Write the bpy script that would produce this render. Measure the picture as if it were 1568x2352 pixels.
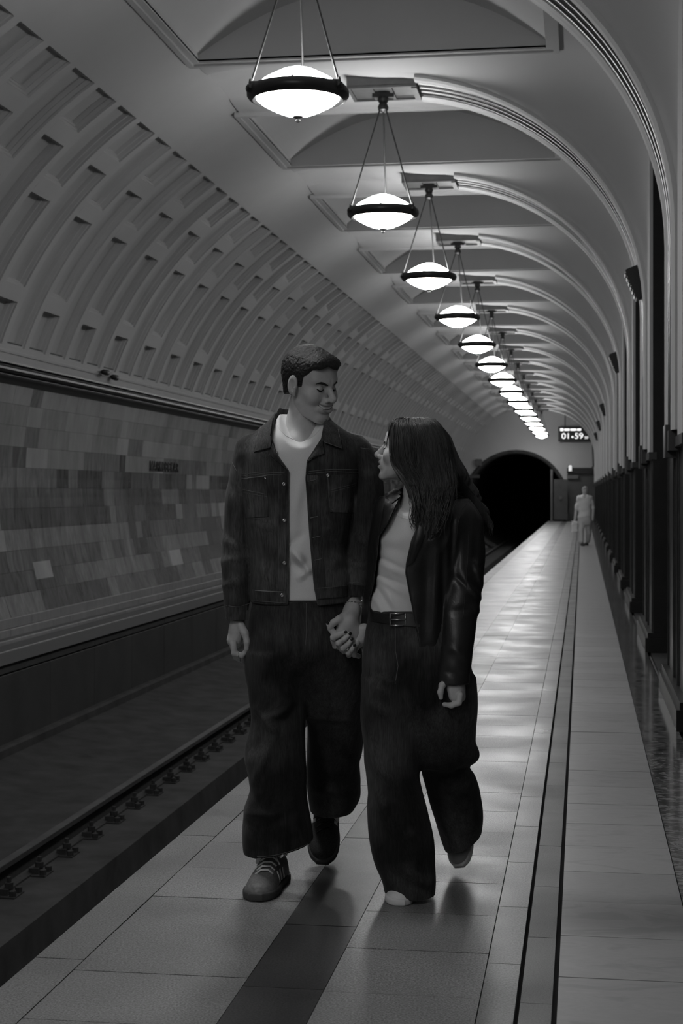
import bpy, bmesh, math, random
import numpy as np
from mathutils import Vector, Matrix

for _o in list(bpy.data.objects):
    bpy.data.objects.remove(_o)
scene = bpy.context.scene
COL = scene.collection

# ------------------------------------------------------------------ camera
CAM_H = 1.33
F_PX = 3650.0
YAW = math.atan(553.0 / F_PX)
SN, CS = math.sin(YAW), math.cos(YAW)
cam_data = bpy.data.cameras.new('camera')
cam_data.sensor_fit = 'HORIZONTAL'
cam_data.sensor_width = 24.0
cam_data.lens = F_PX / 1568.0 * 24.0
cam_data.shift_y = -46.0 / 1568.0
cam_data.clip_end = 300
cam_data.dof.use_dof = True
cam_data.dof.focus_distance = 5.35
cam_data.dof.aperture_fstop = 8.0
cam = bpy.data.objects.new('camera', cam_data)
cam.location = (0, 0, CAM_H)
cam.rotation_euler = (math.pi / 2, 0, YAW)
COL.objects.link(cam)
scene.camera = cam

# ------------------------------------------------------------------ world, exposure
world = bpy.data.worlds.new('world')
scene.world = world
world.use_nodes = True
world.node_tree.nodes['Background'].inputs[0].default_value = (0.5, 0.5, 0.5, 1)
world.node_tree.nodes['Background'].inputs[1].default_value = 0.0
scene.view_settings.view_transform = 'Standard'
scene.view_settings.look = 'None'
scene.view_settings.gamma = 1.0
scene.view_settings.use_curve_mapping = False
scene.view_settings.exposure = 0.0
LAMP_STRENGTH = 38.0


def img(px, py, Z):
    """a point seen at a pixel, Z metres along the optical axis (used for measuring only)"""
    xr = (px - 784.0) / F_PX * Z
    zz = CAM_H + (1130.0 - py) / F_PX * Z
    return (xr * CS - Z * SN, xr * SN + Z * CS, zz)


# ------------------------------------------------------------------ materials
MATS = {}


class NT:
    def __init__(self, name, rough=0.5, metal=0.0, spec=0.5):
        m = bpy.data.materials.new(name)
        m.use_nodes = True
        self.m = m
        self.t = m.node_tree
        self.b = self.t.nodes['Principled BSDF']
        self.b.inputs['Roughness'].default_value = rough
        self.b.inputs['Metallic'].default_value = metal
        self.b.inputs['Specular IOR Level'].default_value = spec
        self._co = None
        MATS[name] = m

    def n(self, kind, **kw):
        nd = self.t.nodes.new(kind)
        for k, v in kw.items():
            if k in nd.inputs.keys():
                nd.inputs[k].default_value = v
            else:
                setattr(nd, k, v)
        return nd

    def l(self, a, b):
        self.t.links.new(a, b)

    def co(self, scale=(1, 1, 1), rot=(0, 0, 0), which='Object'):
        if self._co is None:
            self._co = self.n('ShaderNodeTexCoord')
        mp = self.n('ShaderNodeMapping')
        mp.inputs['Scale'].default_value = scale
        mp.inputs['Rotation'].default_value = rot
        self.l(self._co.outputs[which], mp.inputs['Vector'])
        return mp.outputs['Vector']

    def geo(self, scale=(1, 1, 1), rot=(0, 0, 0)):
        g = self.n('ShaderNodeNewGeometry')
        mp = self.n('ShaderNodeMapping')
        mp.inputs['Scale'].default_value = scale
        mp.inputs['Rotation'].default_value = rot
        self.l(g.outputs['Position'], mp.inputs['Vector'])
        return mp.outputs['Vector']

    def noise(self, vec, scale, detail=4, rough=0.55, dist=0.0):
        nd = self.n('ShaderNodeTexNoise', Scale=scale, Detail=detail, Roughness=rough, Distortion=dist)
        self.l(vec, nd.inputs['Vector'])
        return nd.outputs['Fac']

    def ramp(self, fac, *stops):
        nd = self.n('ShaderNodeValToRGB')
        el = nd.color_ramp.elements
        while len(el) < len(stops):
            el.new(0.5)
        for e, (p, v) in zip(el, stops):
            e.position = p
            e.color = (v, v, v, 1)
        self.l(fac, nd.inputs['Fac'])
        return nd.outputs['Color']

    def mul(self, a, b, op='MULTIPLY'):
        nd = self.n('ShaderNodeMath', operation=op)
        for i, s in enumerate((a, b)):
            if isinstance(s, (int, float)):
                nd.inputs[i].default_value = s
            else:
                self.l(s, nd.inputs[i])
        return nd.outputs[0]

    def mix(self, fac, a, b):
        nd = self.n('ShaderNodeMix', data_type='FLOAT')
        for i, s in ((0, fac), (2, a), (3, b)):
            if isinstance(s, (int, float)):
                nd.inputs[i].default_value = s
            else:
                self.l(s, nd.inputs[i])
        return nd.outputs[0]

    def color(self, s):
        if isinstance(s, (int, float)):
            self.b.inputs['Base Color'].default_value = (s, s, s, 1)
        else:
            self.l(s, self.b.inputs['Base Color'])

    def rough(self, s):
        self.l(s, self.b.inputs['Roughness'])

    def bump(self, h, strength=0.3, dist=0.01):
        nd = self.n('ShaderNodeBump', Strength=strength, Distance=dist)
        self.l(h, nd.inputs['Height'])
        self.l(nd.outputs['Normal'], self.b.inputs['Normal'])


def mat_plain(name, v, rough=0.5, metal=0.0, var=0.0, scale=8.0, bump=0.0, spec=0.5):
    k = NT(name, rough, metal, spec)
    if var or bump:
        f = k.noise(k.geo(), scale, 5)
        if var:
            k.color(k.ramp(f, (0.25, max(0, v * (1 - var))), (0.75, v * (1 + var))))
        else:
            k.color(v)
        if bump:
            k.bump(f, bump)
    else:
        k.color(v)
    return k.m


def mat_granite(name, v, rough=0.22, speck=0.35, scale=260.0, spread=0.12):
    k = NT(name, rough, 0.0, 0.38)
    g = k.geo()
    fine = k.noise(g, scale, 2, 0.7)
    big = k.noise(g, 2.2, 4)
    oi = k.n('ShaderNodeObjectInfo')
    tone = k.mix(oi.outputs['Random'], 1 - spread, 1 + spread)
    c = k.ramp(fine, (0.32, v * (1 - speck)), (0.5, v), (0.68, v * (1 + speck)))
    wear = k.ramp(big, (0.3, 0.86), (0.7, 1.1))
    c = k.mul(k.mul(c, tone), wear)
    k.color(c)
    k.rough(k.ramp(big, (0.3, rough * 0.8), (0.7, rough * 1.25)))
    k.bump(fine, 0.03, 0.002)
    return k.m


mat_plain('plaster', 0.50, 0.75, var=0.04, scale=1.5, spec=0.2)
mat_plain('plaster_coffer', 0.47, 0.8, var=0.05, scale=2.0, spec=0.2)
mat_plain('grout', 0.10, 0.9)
mat_plain('dark_moulding', 0.015, 0.38, var=0.3, scale=3.0)
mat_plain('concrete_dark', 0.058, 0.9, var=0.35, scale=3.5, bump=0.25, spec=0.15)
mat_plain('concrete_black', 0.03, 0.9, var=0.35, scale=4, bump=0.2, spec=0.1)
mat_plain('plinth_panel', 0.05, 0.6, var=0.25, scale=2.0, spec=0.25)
mat_plain('rail_steel', 0.25, 0.35, 0.9, var=0.3, scale=6)
mat_plain('rail_rust', 0.03, 0.85, var=0.4, scale=20)
mat_plain('bronze_dark', 0.06, 0.38, 0.6)
mat_plain('lamp_rod', 0.04, 0.5, 0.3)
mat_plain('black_stone', 0.010, 0.40, var=0.4, scale=6, spec=0.3)
mat_plain('speaker_black', 0.015, 0.5)
mat_plain('plate_metal', 0.13, 0.45, 0.5, var=0.15, scale=9)
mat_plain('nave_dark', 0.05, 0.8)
mat_plain('endwall_dark', 0.07, 0.5, var=0.3, scale=1.5)
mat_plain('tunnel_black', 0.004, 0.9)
mat_granite('granite_light', 0.205, 0.37, 0.55, 170)
mat_granite('granite_edge', 0.17, 0.42, 0.55, 170)
mat_granite('granite_mid', 0.16, 0.34, 0.5, 170)
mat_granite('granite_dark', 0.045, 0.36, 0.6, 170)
mat_granite('granite_strip', 0.12, 0.44)


def mat_steel():
    k = NT('rib_steel', 0.33, 0.9)
    f = k.noise(k.geo((2, 30, 2)), 6, 3)
    k.color(k.ramp(f, (0.3, 0.05), (0.7, 0.09)))
    return k.m


mat_steel()


def mat_marble_floor():
    k = NT('marble_floor', 0.32)
    g = k.geo((1, 2.4, 1), (0, 0, 0.35))
    n = k.noise(g, 3.2, 8, 0.6, 1.6)
    v = k.ramp(n, (0.38, 0.28), (0.5, 0.35), (0.56, 0.325), (0.7, 0.37))
    oi = k.n('ShaderNodeObjectInfo')
    k.color(k.mul(v, k.mix(oi.outputs['Random'], 0.86, 1.1)))
    return k.m


def mat_rhodonite():
    k = NT('mottled_stone', 0.12)
    g = k.geo((1, 1.6, 1))
    n = k.noise(g, 9, 6, 0.6, 2.2)
    k.color(k.ramp(n, (0.40, 0.04), (0.5, 0.10), (0.58, 0.24), (0.72, 0.13)))
    return k.m


def mat_tile(name, v, contrast, rough):
    k = NT(name, rough)
    g = k.geo((1, 1, 0.22), (0.25, 0, 0))
    n = k.noise(g, 9, 7, 0.65, 1.2)
    n2 = k.noise(k.geo((1, 1, 0.5)), 2.5, 3)
    c = k.ramp(n, (0.32, v * (1 - contrast)), (0.5, v), (0.68, v * (1 + contrast)))
    k.color(k.mul(c, k.ramp(n2, (0.3, 0.85), (0.7, 1.12))))
    return k.m


mat_marble_floor()
mat_rhodonite()
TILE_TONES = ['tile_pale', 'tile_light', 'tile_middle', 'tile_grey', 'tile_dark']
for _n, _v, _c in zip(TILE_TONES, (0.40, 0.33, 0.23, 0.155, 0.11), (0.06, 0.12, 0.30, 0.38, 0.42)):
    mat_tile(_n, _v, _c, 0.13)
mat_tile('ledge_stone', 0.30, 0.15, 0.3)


def mat_emit(name, v, strength):
    m = bpy.data.materials.new(name)
    m.use_nodes = True
    b = m.node_tree.nodes['Principled BSDF']
    b.inputs['Base Color'].default_value = (v, v, v, 1)
    b.inputs['Roughness'].default_value = 0.3
    b.inputs['Emission Color'].default_value = (1, 1, 1, 1)
    b.inputs['Emission Strength'].default_value = strength
    MATS[name] = m
    return m


mat_emit('lamp_glass', 0.8, LAMP_STRENGTH * 1.45)
mat_emit('lamp_glass_upper', 0.8, LAMP_STRENGTH * 0.80)
mat_emit('display_led', 0.8, 1.3)
mat_emit('sign_light', 0.8, 0.5)


# ------------------------------------------------------------------ object helpers
def link(name, me, parent=None, mats=None):
    o = bpy.data.objects.new(name, me)
    COL.objects.link(o)
    if parent is not None:
        o.parent = parent
    return o


def mesh(name, verts, faces, mat, parent=None, smooth=False, matidx=None):
    me = bpy.data.meshes.new(name)
    me.from_pydata([tuple(v) for v in verts], [], [tuple(f) for f in faces])
    for m in (mat if isinstance(mat, (list, tuple)) else [mat]):
        me.materials.append(MATS[m])
    if matidx is not None:
        me.polygons.foreach_set('material_index', np.asarray(matidx, dtype=np.int32))
    if smooth:
        me.polygons.foreach_set('use_smooth', np.ones(len(me.polygons), dtype=bool))
    me.update()
    return link(name, me, parent)


def fix_normals(o):
    bm = bmesh.new()
    bm.from_mesh(o.data)
    bmesh.ops.recalc_face_normals(bm, faces=bm.faces)
    bm.to_mesh(o.data)
    bm.free()
    return o


def empty(name, loc=(0, 0, 0), label=None, cat=None, group=None, rz=0.0):
    o = bpy.data.objects.new(name, None)
    o.empty_display_size = 0.1
    o.location = loc
    o.rotation_euler = (0, 0, rz)
    COL.objects.link(o)
    return tag(o, label, cat, group)


def tag(o, label=None, cat=None, group=None, kind=None):
    if label:
        o['label'] = label
    if cat:
        o['category'] = cat
    if group:
        o['group'] = group
    if kind:
        o['kind'] = kind
    return o


class MB:
    """collects simple solids into one mesh"""

    def __init__(self):
        self.v, self.f, self.mi, self.cur = [], [], [], 0

    def add(self, v, f):
        b = len(self.v)
        self.v += [tuple(p) for p in v]
        self.f += [tuple(i + b for i in q) for q in f]
        self.mi += [self.cur] * len(f)
        return self

    def box(self, x0, x1, y0, y1, z0, z1, bev=0.0):
        if bev <= 0:
            v = [(x, y, z) for z in (z0, z1) for y in (y0, y1) for x in (x0, x1)]
            f = [(0, 2, 3, 1), (4, 5, 7, 6), (0, 1, 5, 4), (2, 6, 7, 3), (0, 4, 6, 2), (1, 3, 7, 5)]
            return self.add(v, f)
        # chamfered top and vertical edges left square: frustum cap
        b = bev
        v = [(x, y, z0) for (x, y) in ((x0, y0), (x1, y0), (x1, y1), (x0, y1))]
        v += [(x, y, z1 - b) for (x, y) in ((x0, y0), (x1, y0), (x1, y1), (x0, y1))]
        v += [(x, y, z1) for (x, y) in ((x0 + b, y0 + b), (x1 - b, y0 + b), (x1 - b, y1 - b), (x0 + b, y1 - b))]
        f = [(3, 2, 1, 0), (8, 9, 10, 11)]
        for k in (0, 4):
            for i in range(4):
                j = (i + 1) % 4
                f.append((k + i, k + j, k + 4 + j, k + 4 + i))
        return self.add(v, f)

    def tube(self, pts, rad, n=8, cap=True, sx=1.0, sy=1.0):
        pts = [Vector(p) for p in pts]
        rad = rad if isinstance(rad, (list, tuple)) else [rad] * len(pts)
        v, f = [], []
        up = None
        for i, p in enumerate(pts):
            d = (pts[min(i + 1, len(pts) - 1)] - pts[max(i - 1, 0)]).normalized()
            if up is None:
                a = Vector((0, 0, 1)) if abs(d.z) < 0.9 else Vector((1, 0, 0))
                up = (a - d * a.dot(d)).normalized()
            else:
                up = (up - d * up.dot(d)).normalized()
            sd = d.cross(up)
            for k in range(n):
                t = 2 * math.pi * k / n
                v.append(p + (up * math.cos(t) * sx + sd * math.sin(t) * sy) * rad[i])
        for i in range(len(pts) - 1):
            for k in range(n):
                a, b = i * n + k, i * n + (k + 1) % n
                f.append((a, b, b + n, a + n))
        if cap:
            f.append(tuple(range(n - 1, -1, -1)))
            f.append(tuple((len(pts) - 1) * n + k for k in range(n)))
        return self.add(v, f)

    def lathe(self, prof, c=(0, 0, 0), n=32):
        v, f = [], []
        for (r, z) in prof:
            for k in range(n):
                t = 2 * math.pi * k / n
                v.append((c[0] + r * math.cos(t), c[1] + r * math.sin(t), c[2] + z))
        for i in range(len(prof) - 1):
            for k in range(n):
                a, b = i * n + k, i * n + (k + 1) % n
                f.append((a, b, b + n, a + n))
        return self.add(v, f)

    def sweep_y(self, prof, y0, y1, closed=False):
        """extrude an (x,z) polyline along y"""
        n = len(prof)
        v = [(x, y0, z) for x, z in prof] + [(x, y1, z) for x, z in prof]
        f = []
        for i in range(n if closed else n - 1):
            j = (i + 1) % n
            f.append((i, j, n + j, n + i))
        if closed:
            f.append(tuple(range(n - 1, -1, -1)))
            f.append(tuple(range(n, 2 * n)))
        return self.add(v, f)

    def build(self, name, mat, parent=None, smooth=False):
        return mesh(name, self.v, self.f, mat, parent, smooth, self.mi if isinstance(mat, (list, tuple)) else None)


def autosmooth(o, deg=40):
    me = o.data
    me.polygons.foreach_set('use_smooth', np.ones(len(me.polygons), dtype=bool))
    bm = bmesh.new()
    bm.from_mesh(me)
    c = math.radians(deg)
    for e in bm.edges:
        if len(e.link_faces) == 2 and e.calc_face_angle(0) > c:
            e.smooth = False
    bm.to_mesh(me)
    bm.free()
    return o


rnd = random.Random(7)

# ------------------------------------------------------------------ the hall
PITCH = 4.4
RIB0 = 10.02
K0, K1 = -4, 14
RIBS = [RIB0 + PITCH * k for k in range(K0, K1 + 1)]
Y0, Y1 = RIBS[0] - PITCH / 2, RIBS[-1] + PITCH / 2
XC, ZC, RAD = -1.8, 1.454, 3.95          # the left vault's circle
XW = 0.55                                 # platform face of the pylons


def circ(deg, r=RAD):
    a = math.radians(deg)
    return (XC - r * math.cos(a), ZC + r * math.sin(a))


# ---- platform floor: every slab near the camera is a piece of its own
floor = MB().box(-1.52, 0.56, Y0, Y1 - 1.2, -0.30, -0.03).build('floor', 'grout')
tag(floor, 'polished granite and marble platform floor of the metro station', None, kind='structure')
STRIPS = [  # x0, x1, material, slab length, offset, joint half-gap x left/right
    (-1.545, -1.402, 'granite_edge', 0.82, 0.20),
    (-1.398, -0.905, 'granite_light', 0.41, 0.10),
    (-0.903, -0.683, 'granite_dark', 0.62, 0.33),
    (-0.681, -0.267, 'granite_light', 0.41, 0.02),
    (-0.264, -0.172, 'granite_mid', 0.62, 0.02),
    (-0.160, -0.078, 'granite_strip', 0.62, 0.30),
    (-0.064, 0.318, 'marble_floor', 0.41, 0.24),
    (0.321, 0.530, 'mottled_stone', 0.90, 0.40),
]
slab_cache = {}
for (x0, x1, m, ln, off) in STRIPS:
    far = MB()
    y = Y0 + off
    while y < Y1 - 1.25:
        if 2.6 < y < 15.2:
            key = (m, round(x1 - x0, 4), ln)
            if key not in slab_cache:
                t = MB().box(0, x1 - x0, 0.002, ln - 0.002, -0.03, 0)
                me = bpy.data.meshes.new('floor_slab')
                me.from_pydata(t.v, [], t.f)
                me.materials.append(MATS[m])
                slab_cache[key] = me
            o = link('floor_slab', slab_cache[key], floor)
            o.location = (x0, y, rnd.uniform(-0.0006, 0.0006))
        else:
            far.box(x0, x1, y + 0.002, y + ln - 0.002, -0.03, 0)
        y += ln
    tag(far.build('far_slabs', m, floor), kind='stuff')

# platform side under the edge
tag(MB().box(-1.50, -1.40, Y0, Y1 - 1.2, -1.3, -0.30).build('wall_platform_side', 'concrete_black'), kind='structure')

# ---- floor of the middle hall beyond the pylons
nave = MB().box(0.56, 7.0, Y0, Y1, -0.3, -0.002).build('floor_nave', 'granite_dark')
tag(nave, kind='structure')
b = MB()
y = Y0
while y < Y1:
    b.box(0.78, 2.2, y + .002, y + 1.098, -0.02, 0.0, .002)
    b.box(2.5, 4.6, y + .002, y + 1.098, -0.02, 0.0, .002)
    y += 1.1
tag(b.build('marble_slabs', 'marble_floor', nave), kind='stuff')
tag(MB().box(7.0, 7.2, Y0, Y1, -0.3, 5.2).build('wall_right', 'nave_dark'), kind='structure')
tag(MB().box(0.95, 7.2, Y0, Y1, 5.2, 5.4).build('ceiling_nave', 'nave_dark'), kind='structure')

# ---- track bed and rails
bed = MB()
bed.sweep_y([(-1.45, -1.26), (-2.62, -1.27), (-2.66, -1.62), (-3.26, -1.62), (-3.29, -1.275), (-3.6, -1.27),
             (-4.55, -1.25), (-5.0, -1.19), (-5.55, -1.13)], Y0, Y1 + 26)
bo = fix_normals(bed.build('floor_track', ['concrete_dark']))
tag(bo, 'concrete track bed with a sunken drain between the rails', None, kind='structure')
RAIL_P = [(-.034, 0), (.034, 0), (.036, -.03), (.010, -.042), (.009, -.14), (.066, -.155), (.066, -.168), (-.066, -.168), (-.066, -.155), (-.009, -.14), (-.010, -.042), (-.036, -.03)]
fast_me = None
for xr, lab in ((-3.75, 'worn steel rail of the track nearer the tiled wall'), (-2.23, 'steel rail of the track under the platform edge')):
    r = empty('track_rail', (xr, 0, -1.10), lab, 'rail')
    MB().sweep_y(RAIL_P, Y0, Y1 + 26, True).build('web', 'rail_rust', r)
    MB().box(-.033, .033, Y0, Y1 + 26, 0.0, 0.003).build('running_surface', 'rail_steel', r)
    if fast_me is None:
        t = MB()
        t.box(-.17, .17, -.09, .09, -.185, -.160)
        for s in (-1, 1):
            t.box(s * .075 - .035, s * .075 + .035, -.05, .05, -.162, -.120)
            t.lathe([(.030, -.120), (.030, -.085), (.016, -.083), (.016, -.05), (0.0005, -.05)], (s * .10, 0, 0), 6)
            t.lathe([(.024, -.160), (.024, -.125), (0.0005, -.125)], (s * .145, .055, 0), 6)
            t.lathe([(.024, -.160), (.024, -.125), (0.0005, -.125)], (s * .145, -.055, 0), 6)
        fast_me = bpy.data.meshes.new('rail_fastener')
        fast_me.from_pydata(t.v, [], t.f)
        fast_me.materials.append(MATS['rail_rust'])
    for i in range(66):
        o = link('rail_fastener', fast_me, r)
        o.location = (0, 4.0 + 0.58 * i, 0)

# ---- left wall: tiles on the curve of the vault, ledge courses, plinth
TZ0, TZ1, NROW = 0.10, 2.43, 11


def wall_x(z, r=RAD):
    return XC - math.sqrt(r * r - (z - ZC) ** 2)


wl = MB()
prof = [(wall_x(z, RAD + .03), z) for z in np.linspace(-0.3, 2.8, 24)]
wl.sweep_y(prof, Y0, Y1)
wall_left = fix_normals(wl.build('wall_left', 'grout', smooth=True))
tag(wall_left, 'curved track wall clad in small grey marble tiles', None, kind='structure')


def tile_geo(z0, z1, y0, y1, proud=0.0):
    zs = np.linspace(z0 + .0012, z1 - .0012, 3)
    ya, yb = y0 + .0012, y1 - .0012
    fr = [(wall_x(z, RAD - proud), z) for z in zs]
    bk = [(wall_x(z, RAD + .028), z) for z in zs]
    v = [(x, ya, z) for x, z in fr] + [(x, yb, z) for x, z in fr] + [(x, ya, z) for x, z in bk] + [(x, yb, z) for x, z in bk]
    f = [(0, 3, 4, 1), (1, 4, 5, 2), (0, 1, 7, 6), (1, 2, 8, 7), (3, 9, 10, 4), (4, 10, 11, 5), (2, 5, 11, 8), (0, 6, 9, 3)]
    return v, f


rt = random.Random(23)
single = 0
cells = []
rows = np.linspace(TZ1, TZ0, NROW + 1)
for ri in range(NROW):
    z1, z0 = rows[ri], rows[ri + 1]
    y = Y0 + rt.uniform(0, .3)
    tone = 0
    while y < Y1 - .3:
        w = rt.choice((0.26, 0.34, 0.42, 0.42, 0.50))
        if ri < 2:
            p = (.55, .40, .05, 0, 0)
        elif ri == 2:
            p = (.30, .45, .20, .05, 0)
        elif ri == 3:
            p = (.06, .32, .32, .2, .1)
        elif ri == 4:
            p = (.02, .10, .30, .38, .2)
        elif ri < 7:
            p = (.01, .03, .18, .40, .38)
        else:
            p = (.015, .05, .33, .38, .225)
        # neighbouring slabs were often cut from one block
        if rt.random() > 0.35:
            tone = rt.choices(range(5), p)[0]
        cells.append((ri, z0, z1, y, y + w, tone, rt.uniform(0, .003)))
        y += w
near = sorted([c for c in cells if c[3] > 14.6], key=lambda c: c[3])[:296]
nearset = set(id(c) for c in near)
rest = MB()
for c in cells:
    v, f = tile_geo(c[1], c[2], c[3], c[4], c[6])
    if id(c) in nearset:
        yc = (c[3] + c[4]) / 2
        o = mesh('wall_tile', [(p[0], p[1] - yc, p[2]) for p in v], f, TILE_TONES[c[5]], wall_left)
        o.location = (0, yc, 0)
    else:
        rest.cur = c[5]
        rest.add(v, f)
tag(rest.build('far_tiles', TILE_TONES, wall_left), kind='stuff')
# a pale repair slab low on the wall
v, f = tile_geo(0.42, 0.60, 15.86, 16.40, .006)
mesh('repair_slab', v, f, 'tile_pale', wall_left)

# ledge courses below the tiles
ledge = MB().box(-5.70, -5.52, Y0, Y1, -0.24, 0.10).build('wall_ledge', 'grout')
tag(ledge, 'stepped pale stone ledge courses below the tiled wall', None, kind='structure')
steps = [(0.10, 0.005, -5.50), (0.000, -0.09, -5.475), (-0.096, -0.18, -5.45), (-0.186, -0.24, -5.42)]
rest = MB()
for si, (za, zb, xf) in enumerate(steps):
    y = Y0 + 0.23 * si
    while y < Y1 - 1:
        if 14 < y < 36:
            o = MB().box(-5.60, xf, -0.447, 0.447, zb, za, 0.006).build('ledge_stone', 'ledge_stone', ledge)
            o.location = (0, y + .45, 0)
        else:
            rest.box(-5.60, xf, y + .003, y + .897, zb, za, 0.006)
        y += 0.9
tag(rest.build('far_ledge_stones', 'ledge_stone', ledge), kind='stuff')
# dark plinth panels
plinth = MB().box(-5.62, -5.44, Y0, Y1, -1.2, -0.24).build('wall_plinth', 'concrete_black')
tag(plinth, 'dark plinth below the ledge along the track', None, kind='structure')
y = Y0
while y < Y1:
    if 8 < y < 60:
        o = MB().box(-5.45, -5.405, -.745, .745, -.39, -.245, .004).build('plinth_cap', 'plinth_panel', plinth)
        o.location = (0, y + .75, 0)
        o = MB().box(-5.45, -5.412, -.745, .745, -1.14, -.41, .004).build('plinth_panel', 'plinth_panel', plinth)
        o.location = (0, y + .75, 0)
    y += 1.5
tag(MB().box(-5.45, -5.33, Y0, Y1, -1.2, -1.06, .02).build('trim_1', 'concrete_dark'), kind='structure')

# cornice: dark rolled moulding between tiles and vault
xc = wall_x(2.5)
cp = [(xc - .03, 2.40), (xc + .055, 2.43), (xc + .075, 2.445), (xc + .08, 2.46), (xc + .07, 2.475), (xc + .05, 2.48), (xc + .05, 2.49),
      (xc + .095, 2.50), (xc + .112, 2.52), (xc + .112, 2.54), (xc + .095, 2.56), (xc + .06, 2.565), (xc + .06, 2.575), (xc + .105, 2.585), (xc + .105, 2.60), (xc - .03, 2.615)]
cor = MB().sweep_y(cp, Y0, Y1, True).build('trim_2', 'dark_moulding')
tag(autosmooth(fix_normals(cor), 35), 'dark polished moulding running above the tiled wall', None, kind='structure')

# ---- coffered vault on the left
ROWS_ODD = [(56.0, 49.7), (47.2, 27.8), (25.5, 19.3)]
ROWS_EVEN = [(56.0, 42.5), (40.0, 19.3)]
CP = PITCH / 7
CY0 = 11.25
ncol0 = int(math.floor((Y0 - CY0) / CP)) + 1
ncol1 = int(math.floor((Y1 - CY0) / CP))
COF_HW = CP * 0.40


def arc_strip(mb, d0, d1, y0, y1, r=RAD, n=None):
    n = n or max(1, int(abs(d1 - d0) / 2.2 + 0.5))
    ds = np.linspace(d0, d1, n + 1)
    v = [(circ(d, r)[0], y0, circ(d, r)[1]) for d in ds] + [(circ(d, r)[0], y1, circ(d, r)[1]) for d in ds]
    f = [(i, i + 1, n + 2 + i, n + 1 + i) for i in range(n)]
    mb.add(v, f)


vault = MB()
zb = math.degrees(math.asin((2.60 - ZC) / RAD))
# solid bands above and below, ribs between the columns, bars between the coffers of one column
arc_strip(vault, zb, 19.3, Y0, Y1)
arc_strip(vault, 56.0, 67.2, Y0, Y1)
arc_strip(vault, 19.3, 56.0, Y0, CY0 + CP * ncol0 - COF_HW)
arc_strip(vault, 19.3, 56.0, CY0 + CP * ncol1 + COF_HW, Y1)
for c in range(ncol0, ncol1 + 1):
    yc = CY0 + CP * c
    if c < ncol1:
        arc_strip(vault, 19.3, 56.0, yc + COF_HW, yc + CP - COF_HW)
    rr = ROWS_ODD if c % 2 else ROWS_EVEN
    for (r0, r1) in zip(rr[:-1], rr[1:]):
        arc_strip(vault, r1[0], r0[1], yc - COF_HW, yc + COF_HW)
ceiling = fix_normals(vault.build('ceiling', 'plaster', smooth=True))
tag(ceiling, 'white plaster vault with rows of sunken coffers on the track side', None, kind='structure')
# shallow fillet lines along the top and bottom of the coffer field
for d, rr in ((zb + 1.6, .010),):
    p = [circ(d - .25, RAD + .01), circ(d - .2, RAD - rr), circ(d + .2, RAD - rr), circ(d + .25, RAD + .01)]
    tag(MB().sweep_y(p, Y0, Y1, True).build('fillet_moulding', 'plaster', ceiling))


def coffer_geo(hi, lo):
    """stepped tray sunk into the vault, centred on y = 0"""
    v, f = [], []
    loops = [(0.0, 0.0, 0.0), (0.0, 0.0, 0.020), (0.25, 0.018, 0.022), (0.25, 0.026, 0.055), (0.42, 0.040, 0.057), (0.42, 0.050, 0.095)]
    nseg = max(1, int((hi - lo) / 2.2 + 0.5))
    for (da, dy, dep) in loops:
        ds = np.linspace(lo + da, hi - da, nseg + 1)
        hw = COF_HW - dy
        v += [(circ(d, RAD + dep)[0], -hw, circ(d, RAD + dep)[1]) for d in ds]
        v += [(circ(d, RAD + dep)[0], hw, circ(d, RAD + dep)[1]) for d in reversed(ds)]
    m = 2 * (nseg + 1)
    for k in range(len(loops) - 1):
        for i in range(m):
            j = (i + 1) % m
            f.append((k * m + i, (k + 1) * m + i, (k + 1) * m + j, k * m + j))
    b = (len(loops) - 1) * m
    for i in range(nseg):
        f.append((b + i, b + m - 1 - i, b + m - 2 - i, b + i + 1))
    return v, f


rest = MB()
cgeo = {}
for c in range(ncol0, ncol1 + 1):
    yc = CY0 + CP * c
    for (hi, lo) in (ROWS_ODD if c % 2 else ROWS_EVEN):
        if (hi, lo) not in cgeo:
            v, f = coffer_geo(hi, lo)
            me = bpy.data.meshes.new('coffer')
            me.from_pydata(v, [], f)
            me.materials.append(MATS['plaster_coffer'])
            cgeo[(hi, lo)] = (v, f, me)
        v, f, me = cgeo[(hi, lo)]
        if -1 <= c < 99:
            o = link('coffer', me, ceiling)
            o.location = (0, yc, 0)
        else:
            rest.add([(p[0], p[1] + yc, p[2]) for p in v], f)
tag(rest.build('far_coffers', 'plaster_coffer', ceiling), kind='stuff')

# ---- crown and right-hand side of the vault, one surface per bay
PX0, PX1, PZ = -3.34, -0.24, 5.06
ZR, BR = 2.9, 2.15                        # rib ellipse
AR = XW + 0.02 - XC
XL, ZL = circ(67.2)


def z_rib(x):
    if x <= XC:
        # from the coffered curve to the crown
        s = (x - XL) / (XC - XL)
        h = XC - XL
        sl = (XC - XL) / (ZL - ZC) * h
        return (2 * s ** 3 - 3 * s ** 2 + 1) * ZL + (s ** 3 - 2 * s ** 2 + s) * sl + (-2 * s ** 3 + 3 * s ** 2) * 5.06
    u = min(1.0, (x - XC) / AR)
    return ZR + BR * math.sqrt(max(0.0, 1 - u * u))


def z_mid(x):
    if x <= PX0:
        return z_rib(x)
    if x <= PX1:
        return PZ
    u = (x - PX1) / (XW + .02 - PX1)
    return PZ - 0.52 * u * u


def wfun(dy):
    s = min(1.0, max(0.0, (dy - 0.43) / 0.50))
    return math.sqrt(max(0.0, 1 - (1 - s) ** 2))


def z_vault(x, dy):
    w = wfun(dy)
    return z_rib(x) * (1 - w) + z_mid(x) * w


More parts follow.
